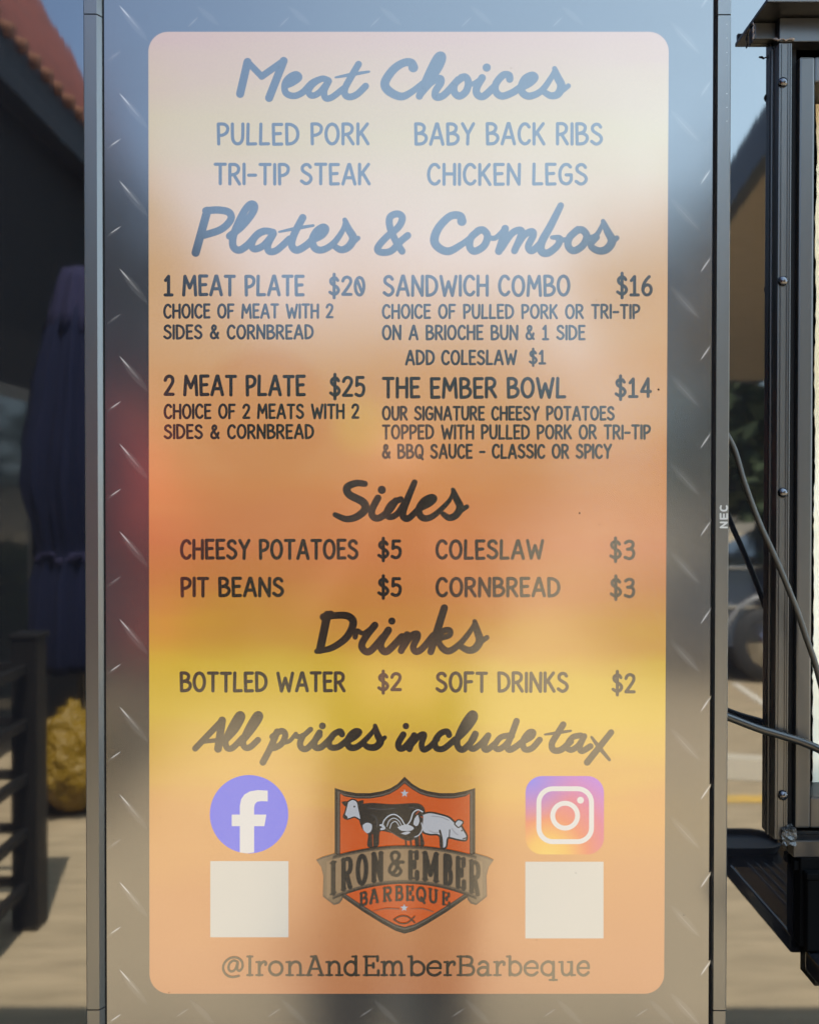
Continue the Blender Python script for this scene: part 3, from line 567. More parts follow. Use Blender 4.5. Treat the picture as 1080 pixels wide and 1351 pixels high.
# ---- slab-serif handle line
SLAB = {
 'I': (.34, [[(.0, 1), (.34, 1)], [(.17, 1), (.17, 0)], [(0, 0), (.34, 0)]], []),
 'r': (.46, [[(0, .70), (.14, .70), (.14, 0)], [(0, 0), (.30, 0)]], [[(.14, .42), (.24, .64), (.38, .72), (.46, .66), (.45, .56)]]),
 'o': (.58, [], [el(.29, .36, .29, .36)]),
 'n': (.76, [[(0, .70), (.14, .70), (.14, 0)], [(0, 0), (.28, 0)], [(.46, 0), (.76, 0)]], [[(.14, .46), (.26, .66), (.42, .72), (.56, .62), (.60, .40), (.60, 0)]]),
 'A': (.84, [[(.08, 0), (.40, 1), (.46, 1), (.76, 0)], [(.22, 1), (.44, 1)], [(0, 0), (.24, 0)], [(.60, 0), (.84, 0)], [(.22, .34), (.64, .34)]], []),
 'd': (.64, [[(.34, 1), (.50, 1), (.50, 0), (.64, 0)]], [[(.50, .52), (.40, .68), (.24, .72), (.06, .58), (0, .36), (.06, .12), (.24, 0), (.40, .04), (.50, .22)]]),
 'E': (.70, [[(0, 1), (.66, 1), (.66, .78)], [(.12, 1), (.12, 0)], [(0, 0), (.70, 0), (.70, .24)], [(.12, .52), (.46, .52)], [(.46, .62), (.46, .42)]], []),
 'm': (1.16, [[(0, .70), (.14, .70), (.14, 0)], [(0, 0), (.28, 0)], [(.46, 0), (.70, 0)], [(.90, 0), (1.16, 0)]], [[(.14, .46), (.26, .66), (.40, .72), (.52, .64), (.57, .42), (.57, 0)], [(.57, .46), (.68, .66), (.82, .72), (.95, .64), (1.0, .42), (1.0, 0)]]),
 'b': (.66, [[(0, 1), (.14, 1), (.14, 0)]], [[(.14, .52), (.24, .68), (.42, .72), (.60, .58), (.66, .36), (.60, .12), (.42, 0), (.24, .04), (.14, .20)]]),
 'e': (.58, [[(.02, .38), (.56, .38)]], [[(.56, .38), (.54, .58), (.40, .72), (.22, .71), (.05, .56), (0, .36), (.05, .13), (.22, .0), (.40, .01), (.55, .14)]]),
 'B': (.74, [[(0, 1), (.40, 1)], [(.14, 1), (.14, 0)], [(0, 0), (.42, 0)], [(.14, .53), (.42, .53)]], [[(.40, 1), (.58, .96), (.66, .78), (.58, .58), (.42, .53)], [(.42, .53), (.64, .48), (.74, .27), (.64, .05), (.42, 0)]]),
 'a': (.62, [[(.46, .46), (.46, 0), (.62, 0)]], [[(.06, .60), (.18, .71), (.34, .71), (.46, .58), (.46, .42)], [(.46, .40), (.24, .42), (.06, .34), (0, .18), (.10, .02), (.26, .0), (.40, .10), (.46, .22)]]),
 'q': (.64, [[(.50, .70), (.50, -.26)], [(.34, -.26), (.64, -.26)]], [[(.50, .52), (.40, .68), (.24, .72), (.06, .58), (0, .36), (.06, .12), (.24, 0), (.40, .04), (.50, .22)]]),
 'u': (.76, [[(0, .70), (.14, .70)], [(.40, .70), (.58, .70), (.58, 0), (.74, 0)]], [[(.14, .70), (.14, .28), (.20, .06), (.36, 0), (.50, .10), (.58, .28)]]),
 'R': (.74, [[(0, 1), (.40, 1)], [(.14, 1), (.14, 0)], [(0, 0), (.30, 0)], [(.14, .50), (.40, .50)], [(.36, .50), (.62, 0), (.74, 0)]], [[(.40, 1), (.60, .95), (.67, .76), (.60, .56), (.40, .50)]]),
 'O': (.66, [], [el(.33, .5, .33, .5)]),
 'N': (.82, [[(0, 1), (.14, 1)], [(.14, 0), (.14, 1), (.66, 0), (.66, 1)], [(0, 0), (.28, 0)], [(.54, 1), (.80, 1)]], []),
 'M': (.98, [[(0, 1), (.14, 1)], [(.14, 0), (.14, 1), (.49, .2), (.84, 1), (.84, 0)], [(0, 0), (.28, 0)], [(.70, 0), (.98, 0)], [(.84, 1), (.98, 1)]], []),
 'U': (.76, [[(0, 1), (.28, 1)], [(.50, 1), (.76, 1)]], [[(.14, 1), (.14, .3), (.22, .06), (.38, 0), (.54, .06), (.62, .3), (.62, 1)]]),
 'Q': (.66, [[(.34, .24), (.60, -.14)]], [el(.33, .5, .33, .5)]),
}
def slab(f, seq, wv, m, fn):                     # seq: (char, x0, x1); fn maps (x, v) to photo pixels, v up from the baseline
    for k, (ch, xa, xb) in enumerate(seq):
        wd, ls, cs = SLAB[ch]; f.k = (k % 2) * 2e-5; h = wv / 2
        for s_ in ls:
            for i in range(len(s_) - 1):
                thin = abs(s_[i][1] - s_[i + 1][1]) < .05
                f.stroke([fn(xa + h + (xb - xa - wv) * p[0] / wd, p[1]) for p in s_[i:i + 2]], wv * (.72 if thin else 1), m, False)
        for s_ in cs: f.stroke([fn(xa + h + (xb - xa - wv) * p[0] / wd, p[1]) for p in s_], wv * .95, m, True)
f = FL(TY); c1 = lambda x: 280 + x / 4.154; c2 = lambda x: 530 + x / 4.154
seq = [('I', 184, 229), ('r', 234, 302), ('o', 305, 392), ('n', 398, 512), ('A', 508, 618), ('n', 616, 722), ('d', 718, 812), ('E', 822, 918), ('m', 918, 1062)]
seq2 = [('b', 26, 130), ('e', 132, 222), ('r', 224, 296), ('B', 296, 402), ('a', 408, 496), ('r', 496, 568), ('b', 566, 660), ('e', 664, 752), ('q', 756, 856), ('u', 852, 958), ('e', 954, 1032)]
S_ = [(c, c1(a), c1(b_)) for c, a, b_ in seq] + [(c, c2(a), c2(b_)) for c, a, b_ in seq2]
fn = lambda x, v: (x, 1286.4 - v * 24.5)
hand = scr('shown_handle_ink', (.016, .012, .008))
slab(f, S_, 4.0, hand, fn)
f.k = 2e-4; f.stroke([(c1(x), 1245 + y / 4.154) for x, y in [(140, 100), (118, 92), (96, 108), (90, 136), (104, 152), (126, 140), (140, 104), (138, 138), (150, 148), (166, 128), (162, 96), (136, 76), (100, 78), (70, 102), (60, 136), (76, 168), (108, 182), (146, 176)]], 3.2, hand, True)
f.build('menu_text').parent = screen

# ---- social badges, blank white tiles
wht = scr('shown_white', (.50, .51, .53))
f = FL(TY); f.disk(328.6, 1074.2, 51.7, scr('shown_badge_blue', (.0, .045, .62)), 56)
q = lambda x, y: (260 + x / 5.63, 1010 + y / 5.63)
F_ = [(318, 645), (318, 450), (258, 450), (258, 364), (318, 364), (318, 300), (328, 250), (352, 215), (392, 192), (450, 182), (525, 186), (525, 266), (480, 264), (448, 268), (430, 285), (424, 312), (424, 364), (515, 364), (500, 450), (424, 450), (424, 645), (370, 652)]
f.poly([q(x, y) for x, y in F_], wht); f.build('social_badge').parent = screen
def badge_mat():
    m = scr('shown_badge_gradient', (1, 1, 1)); nt = m.node_tree; p = nt.nodes['Principled BSDF']; co = nt.nodes['Texture Coordinate']; N = nt.nodes.new; Lk = nt.links.new
    def dist(px, py, r):
        x, z = U(px, py); d = N('ShaderNodeVectorMath'); d.operation = 'DISTANCE'; fl = N('ShaderNodeVectorMath'); fl.operation = 'MULTIPLY'; fl.inputs[1].default_value = (1, 0, 1)
        Lk(co.outputs['Object'], fl.inputs[0]); Lk(fl.outputs[0], d.inputs[0]); d.inputs[1].default_value = (x, 0, z)
        s_ = N('ShaderNodeMath'); s_.operation = 'DIVIDE'; s_.inputs[1].default_value = r * K; Lk(d.outputs['Value'], s_.inputs[0]); return s_.outputs[0]
    rp = N('ShaderNodeValToRGB'); cr = rp.color_ramp
    st = [(0, (.62, .42, .06)), (.22, (.60, .33, .04)), (.45, (.54, .11, .06)), (.70, (.46, .055, .19)), (1, (.32, .075, .50))]
    while len(cr.elements) < len(st): cr.elements.new(.5)
    for e, (po, c) in zip(cr.elements, st): e.position = po; e.color = (*c, 1)
    Lk(dist(722, 1131, 118), rp.inputs[0])
    mr = N('ShaderNodeMapRange'); mr.inputs['From Min'].default_value = 1; mr.inputs['From Max'].default_value = 0; Lk(dist(700, 1028, 58), mr.inputs[0])
    x = N('ShaderNodeMix'); x.data_type = 'RGBA'; Lk(mr.outputs[0], x.inputs['Factor']); Lk(rp.outputs[0], x.inputs['A']); x.inputs['B'].default_value = (.06, .07, .62, 1)
    Lk(x.outputs['Result'], p.inputs['Emission Color']); return m
def rrect(x0, y0, x1, y1, r, n=9):
    P = []
    for cx, cy, a0 in ((x1 - r, y1 - r, 0), (x0 + r, y1 - r, 90), (x0 + r, y0 + r, 180), (x1 - r, y0 + r, 270)):
        P += [(cx + r * math.cos(R(a0 + 90 * i / n)), cy + r * math.sin(R(a0 + 90 * i / n))) for i in range(n + 1)]
    return P
def ring(f, outer, inner, m):
    n = len(outer); vs = [f.P(x, y, f.k) for x, y in outer] + [f.P(x, y, f.k) for x, y in inner]
    f.mesh(vs, [[i, (i + 1) % n, n + (i + 1) % n, n + i] for i in range(n)], m); f.k += 4e-6
f = FL(TY); f.poly(rrect(692.8, 1023.8, 796.2, 1127.2, 22), badge_mat()); f.k += 4e-6
q = lambda x, y: (680 + x / 5.63, 1010 + y / 5.63)
a0, b0 = q(153, 154); a1, b1 = q(580, 583); ring(f, rrect(a0, b0, a1, b1, 21.5), rrect(a0 + 6.4, b0 + 6.4, a1 - 6.4, b1 - 6.4, 15.2), wht)
cx, cy = q(366, 372); circ = lambda r: [(cx + r * math.cos(2 * math.pi * i / 40), cy + r * math.sin(2 * math.pi * i / 40)) for i in range(40)]
ring(f, circ(19.6), circ(13.2), wht); f.disk(*q(480, 257), 4.5, wht, 20); f.build('social_badge').parent = screen
tile = scr('shown_tile_white', (.44, .44, .42))
for x0, x1, y0, y1 in ((277.6, 380.6, 1136, 1236.5), (692.6, 795.6, 1136.8, 1238)):
    f = FL(TY); f.poly([(x0, y0), (x1, y0), (x1, y1), (x0, y1)], tile); f.build('blank_tile').parent = screen

# ---- shield emblem
f = FL(TY); E = lambda x, y: (400 + x / 3.857, 1010 + y / 3.857)
org = scr('shown_emblem_orange', (.46, .066, .001)); brn = scr('shown_emblem_brown', (.014, .010, .008)); gry = scr('shown_emblem_grey', (.09, .075, .065)); tan_ = scr('shown_emblem_tan', (.235, .155, .085))
tan_d = scr('shown_emblem_dark_tan', (.075, .055, .038)); pal = scr('shown_emblem_pale', (.36, .38, .42)); drk = scr('shown_emblem_black', (.008, .007, .008))
def shield(d):
    half = [(515, 60 + d * 1.25), (480, 96 + d), (440, 120 + d), (400, 133 + d), (340, 143 + d), (270, 143 + d), (210, 132 + d), (163 + d, 117 + d), (163 + d, 640 - d * .2), (200, 668 - d), (300, 738 - d * 1.1), (400, 800 - d * 1.15), (470, 838 - d * 1.2), (515, 852 - d * 1.25)]
    return [E(x, y) for x, y in half] + [E(1034 - x, y) for x, y in half[-2:0:-1]]
f.poly(shield(-3), brn); f.k += 4e-6; f.poly(shield(13), gry); f.k += 4e-6; f.poly(shield(19), brn); f.k += 4e-6; f.poly(shield(25), org); f.k += 6e-6
# animals
def outl(pts, fill, w=9, out=drk, smooth=True):
    P = [E(x, y) for x, y in pts]
    Pc, _ = cat(P + [P[0]], 1, 5) if smooth else (P + [P[0]], 0)
    f.poly(Pc[:-1], fill); f.k += 3e-6
    if w: f.stroke(P + [P[0]], w / 3.857, out, smooth)
cow = [(284, 200), (350, 193), (450, 199), (560, 194), (600, 203), (617, 235), (612, 300), (600, 340), (612, 402), (574, 402), (566, 335), (480, 345), (400, 330), (384, 350), (378, 408), (330, 410), (332, 352), (304, 322), (286, 270)]
outl(cow, drk, 6)
outl([(226, 184), (250, 172), (274, 184), (284, 225), (292, 262), (290, 276), (262, 262), (240, 268), (222, 272), (209, 258), (216, 225)], pal, 7)
outl([(196, 186), (222, 184), (216, 206)], drk, 4); outl([(274, 186), (304, 178), (298, 206), (284, 208)], drk, 4); outl([(206, 246), (224, 262), (216, 273), (203, 262)], drk, 3); f.disk(*E(260, 208), 1.2, drk)
outl([(302, 302), (324, 290), (348, 300), (346, 330), (326, 344), (306, 326)], pal, 0)
for q_ in ([(330, 215), (400, 222), (470, 216)], [(540, 212), (580, 222), (596, 260)], [(350, 250), (372, 270), (376, 310)]): f.stroke([E(*p_) for p_ in q_], 1.3, scr('shown_emblem_sheen', (.05, .05, .055)))
for xx in (352, 590): f.stroke([E(xx, 350), E(xx + 2, 410)], 3.0 / 3.857, org, False)
outl([(598, 250), (640, 238), (690, 246), (740, 262), (772, 288), (790, 282), (800, 296), (812, 320), (832, 356), (826, 380), (790, 378), (748, 368), (734, 372), (726, 414), (700, 416), (690, 356), (640, 350), (604, 330)], pal, 9)
outl([(768, 296), (786, 276), (812, 284), (806, 300), (788, 314)], pal, 6); f.stroke([E(744, 326), E(742, 364)], 1.4, drk)
for q_ in ([(640, 330), (664, 340), (690, 338)], [(652, 256), (700, 262), (740, 278)], [(756, 320), (770, 340), (786, 352)]): f.stroke([E(*p_) for p_ in q_], 1.0, scr('shown_emblem_shade', (.20, .21, .24))); f.stroke([E(694, 330), E(704, 372), E(706, 416)], 2.6, drk); f.disk(*E(806, 330), 1.1, drk)
f.stroke([E(812, 372), E(830, 366)], 1.6, drk)
outl([(408, 300), (428, 258), (465, 249), (498, 267), (520, 296), (542, 272), (558, 234), (590, 223), (610, 258), (602, 322), (578, 366), (540, 382), (500, 372), (450, 342), (420, 322)], gry, 0)
outl([(412, 300), (430, 262), (465, 254), (498, 272), (520, 300), (544, 276), (560, 238), (590, 228), (604, 260), (596, 320), (574, 360), (540, 376), (500, 366), (452, 336), (424, 318)], drk, 4)
f.stroke([E(x, y) for x, y in [(402, 312), (410, 280), (436, 254), (466, 248), (496, 268), (520, 302), (544, 280), (558, 240), (582, 224), (606, 234)]], 6.5 / 3.857, pal)
f.stroke([E(x, y) for x, y in [(392, 302), (404, 304), (412, 318), (396, 322)]], 2.6, pal); f.stroke([E(x, y) for x, y in [(430, 300), (450, 276), (476, 284), (490, 306)]], 1.0, gry)
for q_ in ([(426, 308), (436, 280), (460, 266), (486, 280), (500, 304)], [(440, 318), (450, 292), (470, 284), (486, 304)]): f.stroke([E(*p_) for p_ in q_], 1.1, pal)
for q_ in ([(574, 246), (582, 236), (590, 230)], [(598, 258), (608, 262)]): f.stroke([E(*p_) for p_ in q_], 1.4, scr('shown_emblem_comb', (.30, .05, .02)))
outl([(478, 312), (505, 302), (535, 300), (562, 316), (545, 330), (500, 330)], pal, 0); outl([(496, 344), (526, 334), (545, 338), (522, 350)], pal, 0); outl([(566, 268), (582, 250), (590, 282), (578, 306), (560, 296)], pal, 0)
f.stroke([E(x, y) for x, y in [(600, 290), (606, 320), (590, 350), (566, 362)]], 5 / 3.857, pal)
for xx in (520, 545, 570): f.stroke([E(xx, 370), E(xx + 3, 404)], 2.4, drk, False)
# banner
bt_ = lambda x: 416 + 50 * ((x - 515) / 350) ** 2
bb_ = lambda x: 588 + 82 * ((x - 515) / 370) ** 2
f.k += 8e-6
tailL = [(66, 478), (100, 462), (162, 444), (205, 470), (200, 680), (184, 700), (156, 708), (100, 664), (103, 560), (92, 515)]
for T_, mir in ((tailL, 0), (tailL, 1)):
    T2 = [E(1034 - x if mir else x, y) for x, y in T_]; f.poly(T2, tan_d); f.k += 3e-6; 
    f.poly([E((1034 - (x * .90 + 14) if mir else x * .90 + 14), y * .93 + 40) for x, y in T_], scr('shown_emblem_tail', (.17, .115, .066))); f.k += 4e-6
xs = [150 + 730 * i / 24 for i in range(25)]
f.k += 6e-6
f.poly([E(x, bt_(x) - 12) for x in xs] + [E(x, bb_(x) + 12) for x in xs[::-1]], brn); f.k += 4e-6
f.poly([E(x, bt_(x) - 2) for x in xs] + [E(x, bb_(x) + 2) for x in xs[::-1]], tan_d); f.k += 4e-6
xs = [120 + 790 * i / 24 for i in range(25)]
f.poly([E(x, bt_(x) + 6) for x in xs] + [E(x, bb_(x) - 8) for x in xs[::-1]], tan_); f.k += 3e-6
def arcfn(x, v):
    t = bt_(x) + 22; b2 = bb_(x) - 18; return E(x, b2 + (t - b2) * v)
kk = f.k
def slab2(seq, wv, fn, m):
    global f
    for k, (ch, xa, xb) in enumerate(seq):
        wd, ls, cs = SLAB[ch]; f.k = kk + (k % 2) * 2e-5; h = wv / 2
        for s_ in ls:
            for i in range(len(s_) - 1):
                thin = abs(s_[i][1] - s_[i + 1][1]) < .05
                pts = [fn(xa + h + (xb - xa - wv) * p[0] / wd, p[1]) for p in s_[i:i + 2]]
                f.stroke(pts, wv / 3.857 * (.45 if thin else 1), m, False)
        for s_ in cs: f.stroke([fn(xa + h + (xb - xa - wv) * p[0] / wd, p[1]) for p in s_], wv / 3.857 * .95, m, True)
slab2([('I', 128, 178), ('R', 184, 258), ('O', 266, 332), ('N', 338, 418), ('E', 526, 590), ('M', 596, 698), ('B', 704, 762), ('E', 768, 828), ('R', 834, 906)], 24, arcfn, drk)
f.k = kk; f.stroke([E(x, y) for x, y in [(508, 490), (486, 492), (470, 530), (448, 545), (438, 528), (452, 500), (478, 478), (488, 452), (470, 438), (450, 448), (452, 474), (474, 506), (496, 534), (480, 556), (452, 552)]], 17 / 3.857, drk)
def arc2(x, v):
    d = 30 * ((x - 515) / 230) ** 2; return E(x, 682 + d - v * (68 - .25 * d))
slab2([('B', 282, 330), ('A', 331, 389), ('R', 399, 455), ('B', 462, 510), ('E', 517, 564), ('Q', 572, 626), ('U', 630, 690), ('E', 700, 748)], 13.5, arc2, drk)
def star(x, y, r):
    f.poly([E(x + (r if i % 2 == 0 else r * .42) * math.sin(math.pi * i / 5), y - (r if i % 2 == 0 else r * .42) * math.cos(math.pi * i / 5)) for i in range(10)], pal)
f.k += 3e-6; star(515, 140, 22); star(513, 722, 21)
for s_ in ([(352, 740), (420, 726), (488, 728)], [(540, 728), (605, 726), (660, 742)]): f.stroke([E(*p) for p in s_], [.4, 1.2, 1.2], gry)
f.stroke([E(x, y) for x, y in [(460, 782), (495, 764), (532, 768), (566, 797)]], 7 / 3.857, drk); f.stroke([E(x, y) for x, y in [(460, 782), (495, 801), (532, 797), (566, 766)]], 7 / 3.857, drk)
f.build('shield_emblem').parent = screen
f = FL(TY - .0002); dm = mat('dried_dust', (.030, .027, .022), .8, spec=.1); dk = mat('dried_dirt', (.008, .006, .004), .8, spec=.1); rnd = random.Random(3)
for k in range(45): f.k = 0; f.disk(rnd.uniform(142, 934), rnd.uniform(4, 1346), rnd.choice((.3, .35, .4, .5, .6)), dm, 6)
for (x, y, r) in ((868, 514, 1.4), (764, 677, 1.1), (790, 692, .7), (786, 396, .6)): f.k = 1e-6; f.disk(x, y, r, dm if y in (677, 692) else dk, 8)
o = f.build('dust_specks'); o['kind'] = 'stuff'; o.parent = screen
screen_children = list(screen.children)
for o in screen_children: o.location = -Vector(disp.location) - Vector(screen.location)
# ---- maker's lettering on the bezel, read upward, and the small indicator marks
f = FL(BF - .0003); lit = mat('bezel_white_print', (.22, .22, .21), .5)
def Ub(px, py): return px, py
def nec(u, v): return (947.8 + (1 - v) * 11.2 - 0 , 696.5 - u * 29.5)   # u along the word, v up the letter
nec = lambda u, v: (960.0 - (v) * 9.6, 696.5 - u * 29.5) if 0 else (947.2 + (1 - v) * 8.6, 696.5 - u * 29.5)
for s_ in ([(.03, 0), (.03, 1)], [(.03, 1), (.25, 0)], [(.25, 0), (.25, 1)], [(.42, 0), (.42, 1)], [(.42, 1), (.63, 1)], [(.42, .5), (.61, .5)], [(.42, 0), (.63, 0)]):
    f.stroke([nec(*p) for p in s_], 2.3, lit, False)
f.stroke([nec(*p) for p in [(.98, .92), (.90, 1), (.80, .86), (.77, .5), (.80, .14), (.90, 0), (.98, .08)]], 2.3, lit)
o = f.build('brand_lettering'); o.parent = bars[1]
f = FL(BF - .0003)
for py, r_ in ((36, .6), (54, .7), (73, .7), (90, .6), (127, .9), (145, .9), (163, .8)): f.disk(955.5, py, r_, lit, 8)
o2 = f.build('indicator_marks'); o2.parent = bars[1]
for o in (o, o2): o.location = -(Vector(disp.location) + Vector(bars[1].location))

# ================================================================== CABLES
cab_m = mat('grey_brown_cable', (0.012, 0.011, 0.009), .5, spec=.35, bump=(300, (1, 1, 1), .1, .0005)); cab2_m = mat('black_cable', (0.004, 0.004, 0.0045), .3, spec=.35)
def cable(pts, r, m, label):
    P3 = []
    for px, py, y in pts: x, z = Q(px, py, y); P3.append((x, y, z))
    V3 = [Vector(p) for p in P3]; out = []
    for i in range(len(V3) - 1):
        p0, p1, p2, p3 = V3[max(i - 1, 0)], V3[i], V3[i + 1], V3[min(i + 2, len(V3) - 1)]
        for j in range(8):
            t = j / 8; out.append(.5 * ((2 * p1) + (p2 - p0) * t + (2 * p0 - 5 * p1 + 4 * p2 - p3) * t * t + (3 * p1 - p0 - 3 * p2 + p3) * t ** 3))
    out.append(V3[-1]); b = MB(); b.tube(out, r, m, 14); return b.build('cable', loc=out[len(out) // 2], label=label, cat='cable')
cable([(900, 470, -.046), (940, 545, -.046), (966, 588, -.046), (981, 636, -.047), (1001, 690, -.048), (1023, 738, -.049), (1047, 796, -.050), (1063, 842, -.050), (1078, 888, -.050), (1092, 960, -.050), (1096, 1100, -.05), (1110, 1230, -.062)], .0035, cab_m, 'grey-brown cable running down from behind the display across the window frame')
cable([(890, 920, -.030), (930, 934, -.030), (966, 948, -.030), (1000, 961, -.031), (1030, 970, -.032), (1060, 980, -.033), (1090, 995, -.034), (1130, 1030, -.036), (1180, 1200, -.068)], .0050, cab2_m, 'thick glossy black cable sagging to the right below the brown one')

# ================================================================== STREET MIRRORED IN THE TRAILER
def Mx(px, py, path): return M(px, py, path)
leaf = mat('dark_leaf', (0.036, 0.050, 0.024), .7, spec=.2, mottle=((.060, .080, .038), 3, (1, 1, 1))); bark = mat('bark', (.10, .075, .055), .9)
# --- left building
wall_d = mat('shaded_stucco', (0.010, 0.0095, 0.0095), .9, spec=.1, bump=(40, (1, 1, 1), .4, .01)); fascia_m = mat('blue_black_fascia', (0.013, 0.016, 0.022), .7, spec=.15)  # wall colour near black, standing for the shade on these fronts
tile_m = mat('red_roof_tile', (0.125, 0.034, 0.024), .85, spec=.2, mottle=((.09, .028, .021), 7, (1, 1, 1))); tile_e = mat('lit_tile_end', (0.16, 0.062, 0.030), .9)  # tile ends in brighter orange, their lit look put into the colour
win_m = mat('dark_window_glass', (0.02, 0.025, 0.025), .08); trim_m = mat('grey_brown_trim', (.05, .045, .036), .7)
xe, ze = -2.30, 4.17
yn, yf = -.6, -6.75                              # near and far end of the eave
bl = thing('shop_building', (xe - 3, (yn + yf) / 2, 0), 'dark shop with a steep red tile roof edge on the left of the street', 'building')
b = MB(); b.box((xe - 6, yf + .02, 0), (xe - .12, yn, ze - .30), wall_d); place(b.build('wall'), bl)
b = MB(); b.box((xe - 6.1, yf, ze - .30), (xe + .02, yn + .02, ze - .002), fascia_m, .01)
b.box((xe + .021, yf, ze - .34), (xe + .055, yn + .02, ze - .22), fascia_m, .01); place(b.build('fascia'), bl)
b = MB()                                          # steep mansard of barrel tiles with a gable end
H_, D_ = 2.6, 2.6 / 1.76; cols = 34
vs = []; fs = []
n_ = cols * 6
for i in range(n_ + 1):
    y = yn + (yf - yn) * i / n_; h = .030 * abs(math.sin(math.pi * i / 6)) ** .6
    for (t) in (0, .25, .26, .5, .51, .75, .76, 1):
        nrm = (math.cos(math.atan(1 / 1.76)), math.sin(math.atan(1 / 1.76))); lift = h + (.03 if t in (.25, .5, .75) else 0)
        vs.append((xe - D_ * t + nrm[0] * lift, y, ze + H_ * t + nrm[1] * lift))
for i in range(n_):
    for j in range(7): a = i * 8 + j; fs.append([a, a + 8, a + 9, a + 1])
b.mesh(vs, fs, tile_m, True)
b.prism([(xe, ze), (xe - D_, ze + H_), (xe - 6, ze + H_), (xe - 6, ze)], yf + .01, yf + .06, tile_m)
b.face([(xe - D_, yn, ze + H_), (xe - D_, yf, ze + H_), (xe - 6, yf, ze + H_), (xe - 6, yn, ze + H_)], fascia_m)
for i in range(cols):
    y = yn + (yf - yn) * (i + .5) / cols; b.tube([(xe - .05, y, ze + .02), (xe + .06, y, ze - .02)], [.040, .046], tile_e, 8)
place(b.build('roof'), bl)
for (ya, yb_, za, zb_2) in ((-2.2, -3.3, .9, 2.5), (-4.8, -6.2, 1.1, 2.4)):
    b = MB(); b.box((xe - .13, yb_, za), (xe - .10, ya, zb_2), trim_m, .01); w_ = place(b.build('window'), bl)
    c = MB(); c.box((xe - .12, yb_ + .06, za + .06), (xe - .095, (ya + yb_) / 2 - .02, zb_2 - .06), win_m); c.box((xe - .12, (ya + yb_) / 2 + .02, za + .06), (xe - .095, ya - .06, zb_2 - .06), win_m); o = c.build('pane'); o.parent = w_; o.location = -Vector(bl.location) - Vector(w_.location)
b = MB(); b.box((xe - .135, -4.55, .0), (xe - .09, -3.6, 2.2), trim_m, .01); b.box((xe - .10, -4.47, .08), (xe - .085, -3.68, 2.12), win_m); place(b.build('door'), bl)
b = MB(); b.box((xe - .13, yf + .1, 0), (xe - .085, yn - .1, .5), mat('pale_brick_base', (.22, .19, .14), .85, mottle=((.30, .27, .2), 20, (1, 1, 3)))); 
# --- the next building down the street
b2 = thing('shop_building', (-5.5, -11, 0), 'plain dark flat-roofed shop beyond the red-roofed one', 'building')
b = MB(); b.box((-8.5, -15.0, 0), (-2.55, -7.0, 4.35), wall_d); place(b.build('wall'), b2)
b = MB(); b.box((-8.6, -15.1, 4.351), (-2.48, -6.9, 4.50), fascia_m, .01); place(b.build('parapet'), b2)
for ya_ in (-8.2, -11.2):
    b = MB(); b.box((-2.56, ya_ - 1.6, .9), (-2.52, ya_, 2.4), trim_m, .01); w_ = place(b.build('window'), b2)
    c = MB(); c.box((-2.55, ya_ - 1.54, .96), (-2.515, ya_ - .06, 2.34), win_m); o = c.build('pane'); o.parent = w_; o.location = -Vector(b2.location) - Vector(w_.location)
# --- right canopy
can = thing('porch_canopy', (5.8, -7.2, 0), 'low-slope porch canopy with a dark fascia and tan underside across the street', 'canopy')
cfas = mat('slate_fascia', (0.060, 0.072, 0.085), .5); csof = mat('tan_soffit', (0.42, 0.35, 0.26), .8, mottle=((.36, .30, .22), 5, (1, 4, 1))); cpost = mat('brown_post', (.10, .08, .06), .7)
cx0, cx1 = 2.5, 9.0
A_ = M(1015, 124, (cx0) / (475 * K)); B_ = M(966, 203, cx0 / (426 * K))
sl_ = (A_.z - B_.z) / (A_.y - B_.y)
ya, yb_ = -4.55, -10.2
zt_ = lambda y: A_.z + (y - A_.y) * sl_
b = MB(); th = .34
b.mesh([(x, y, zt_(y) - d) for x in (cx0, cx1) for y in (ya, yb_) for d in (0, th)], [[0, 1, 3, 2], [4, 6, 7, 5], [0, 4, 5, 1], [2, 3, 7, 6], [0, 2, 6, 4]], cfas); place(b.build('roof'), can)
b = MB(); b.face([(cx0 + .10, ya - .08, zt_(ya - .08) - th + .012), (cx0 + .10, yb_ + .05, zt_(yb_ + .05) - th + .012), (cx1 - .1, yb_ + .05, zt_(yb_ + .05) - th + .012), (cx1 - .1, ya - .08, zt_(ya - .08) - th + .012)], csof)
b.face([(cx0 + .0, ya, zt_(ya) - th), (cx0 + .0, yb_, zt_(yb_) - th), (cx0 + .1, yb_, zt_(yb_) - th), (cx0 + .1, ya, zt_(ya) - th)], cfas); place(b.build('soffit'), can)
for x, y in ((3.35, -5.3), (8.6, -5.3), (5.2, -9.6), (8.6, -9.6)):
    b = MB(); b.box((x - .08, y - .08, 0), (x + .08, y + .08, zt_(y) - th - .01), cpost, .01); b.box((x - .13, y - .13, 0.004), (x + .13, y + .13, .22), conc, .01); place(b.build('post'), can)
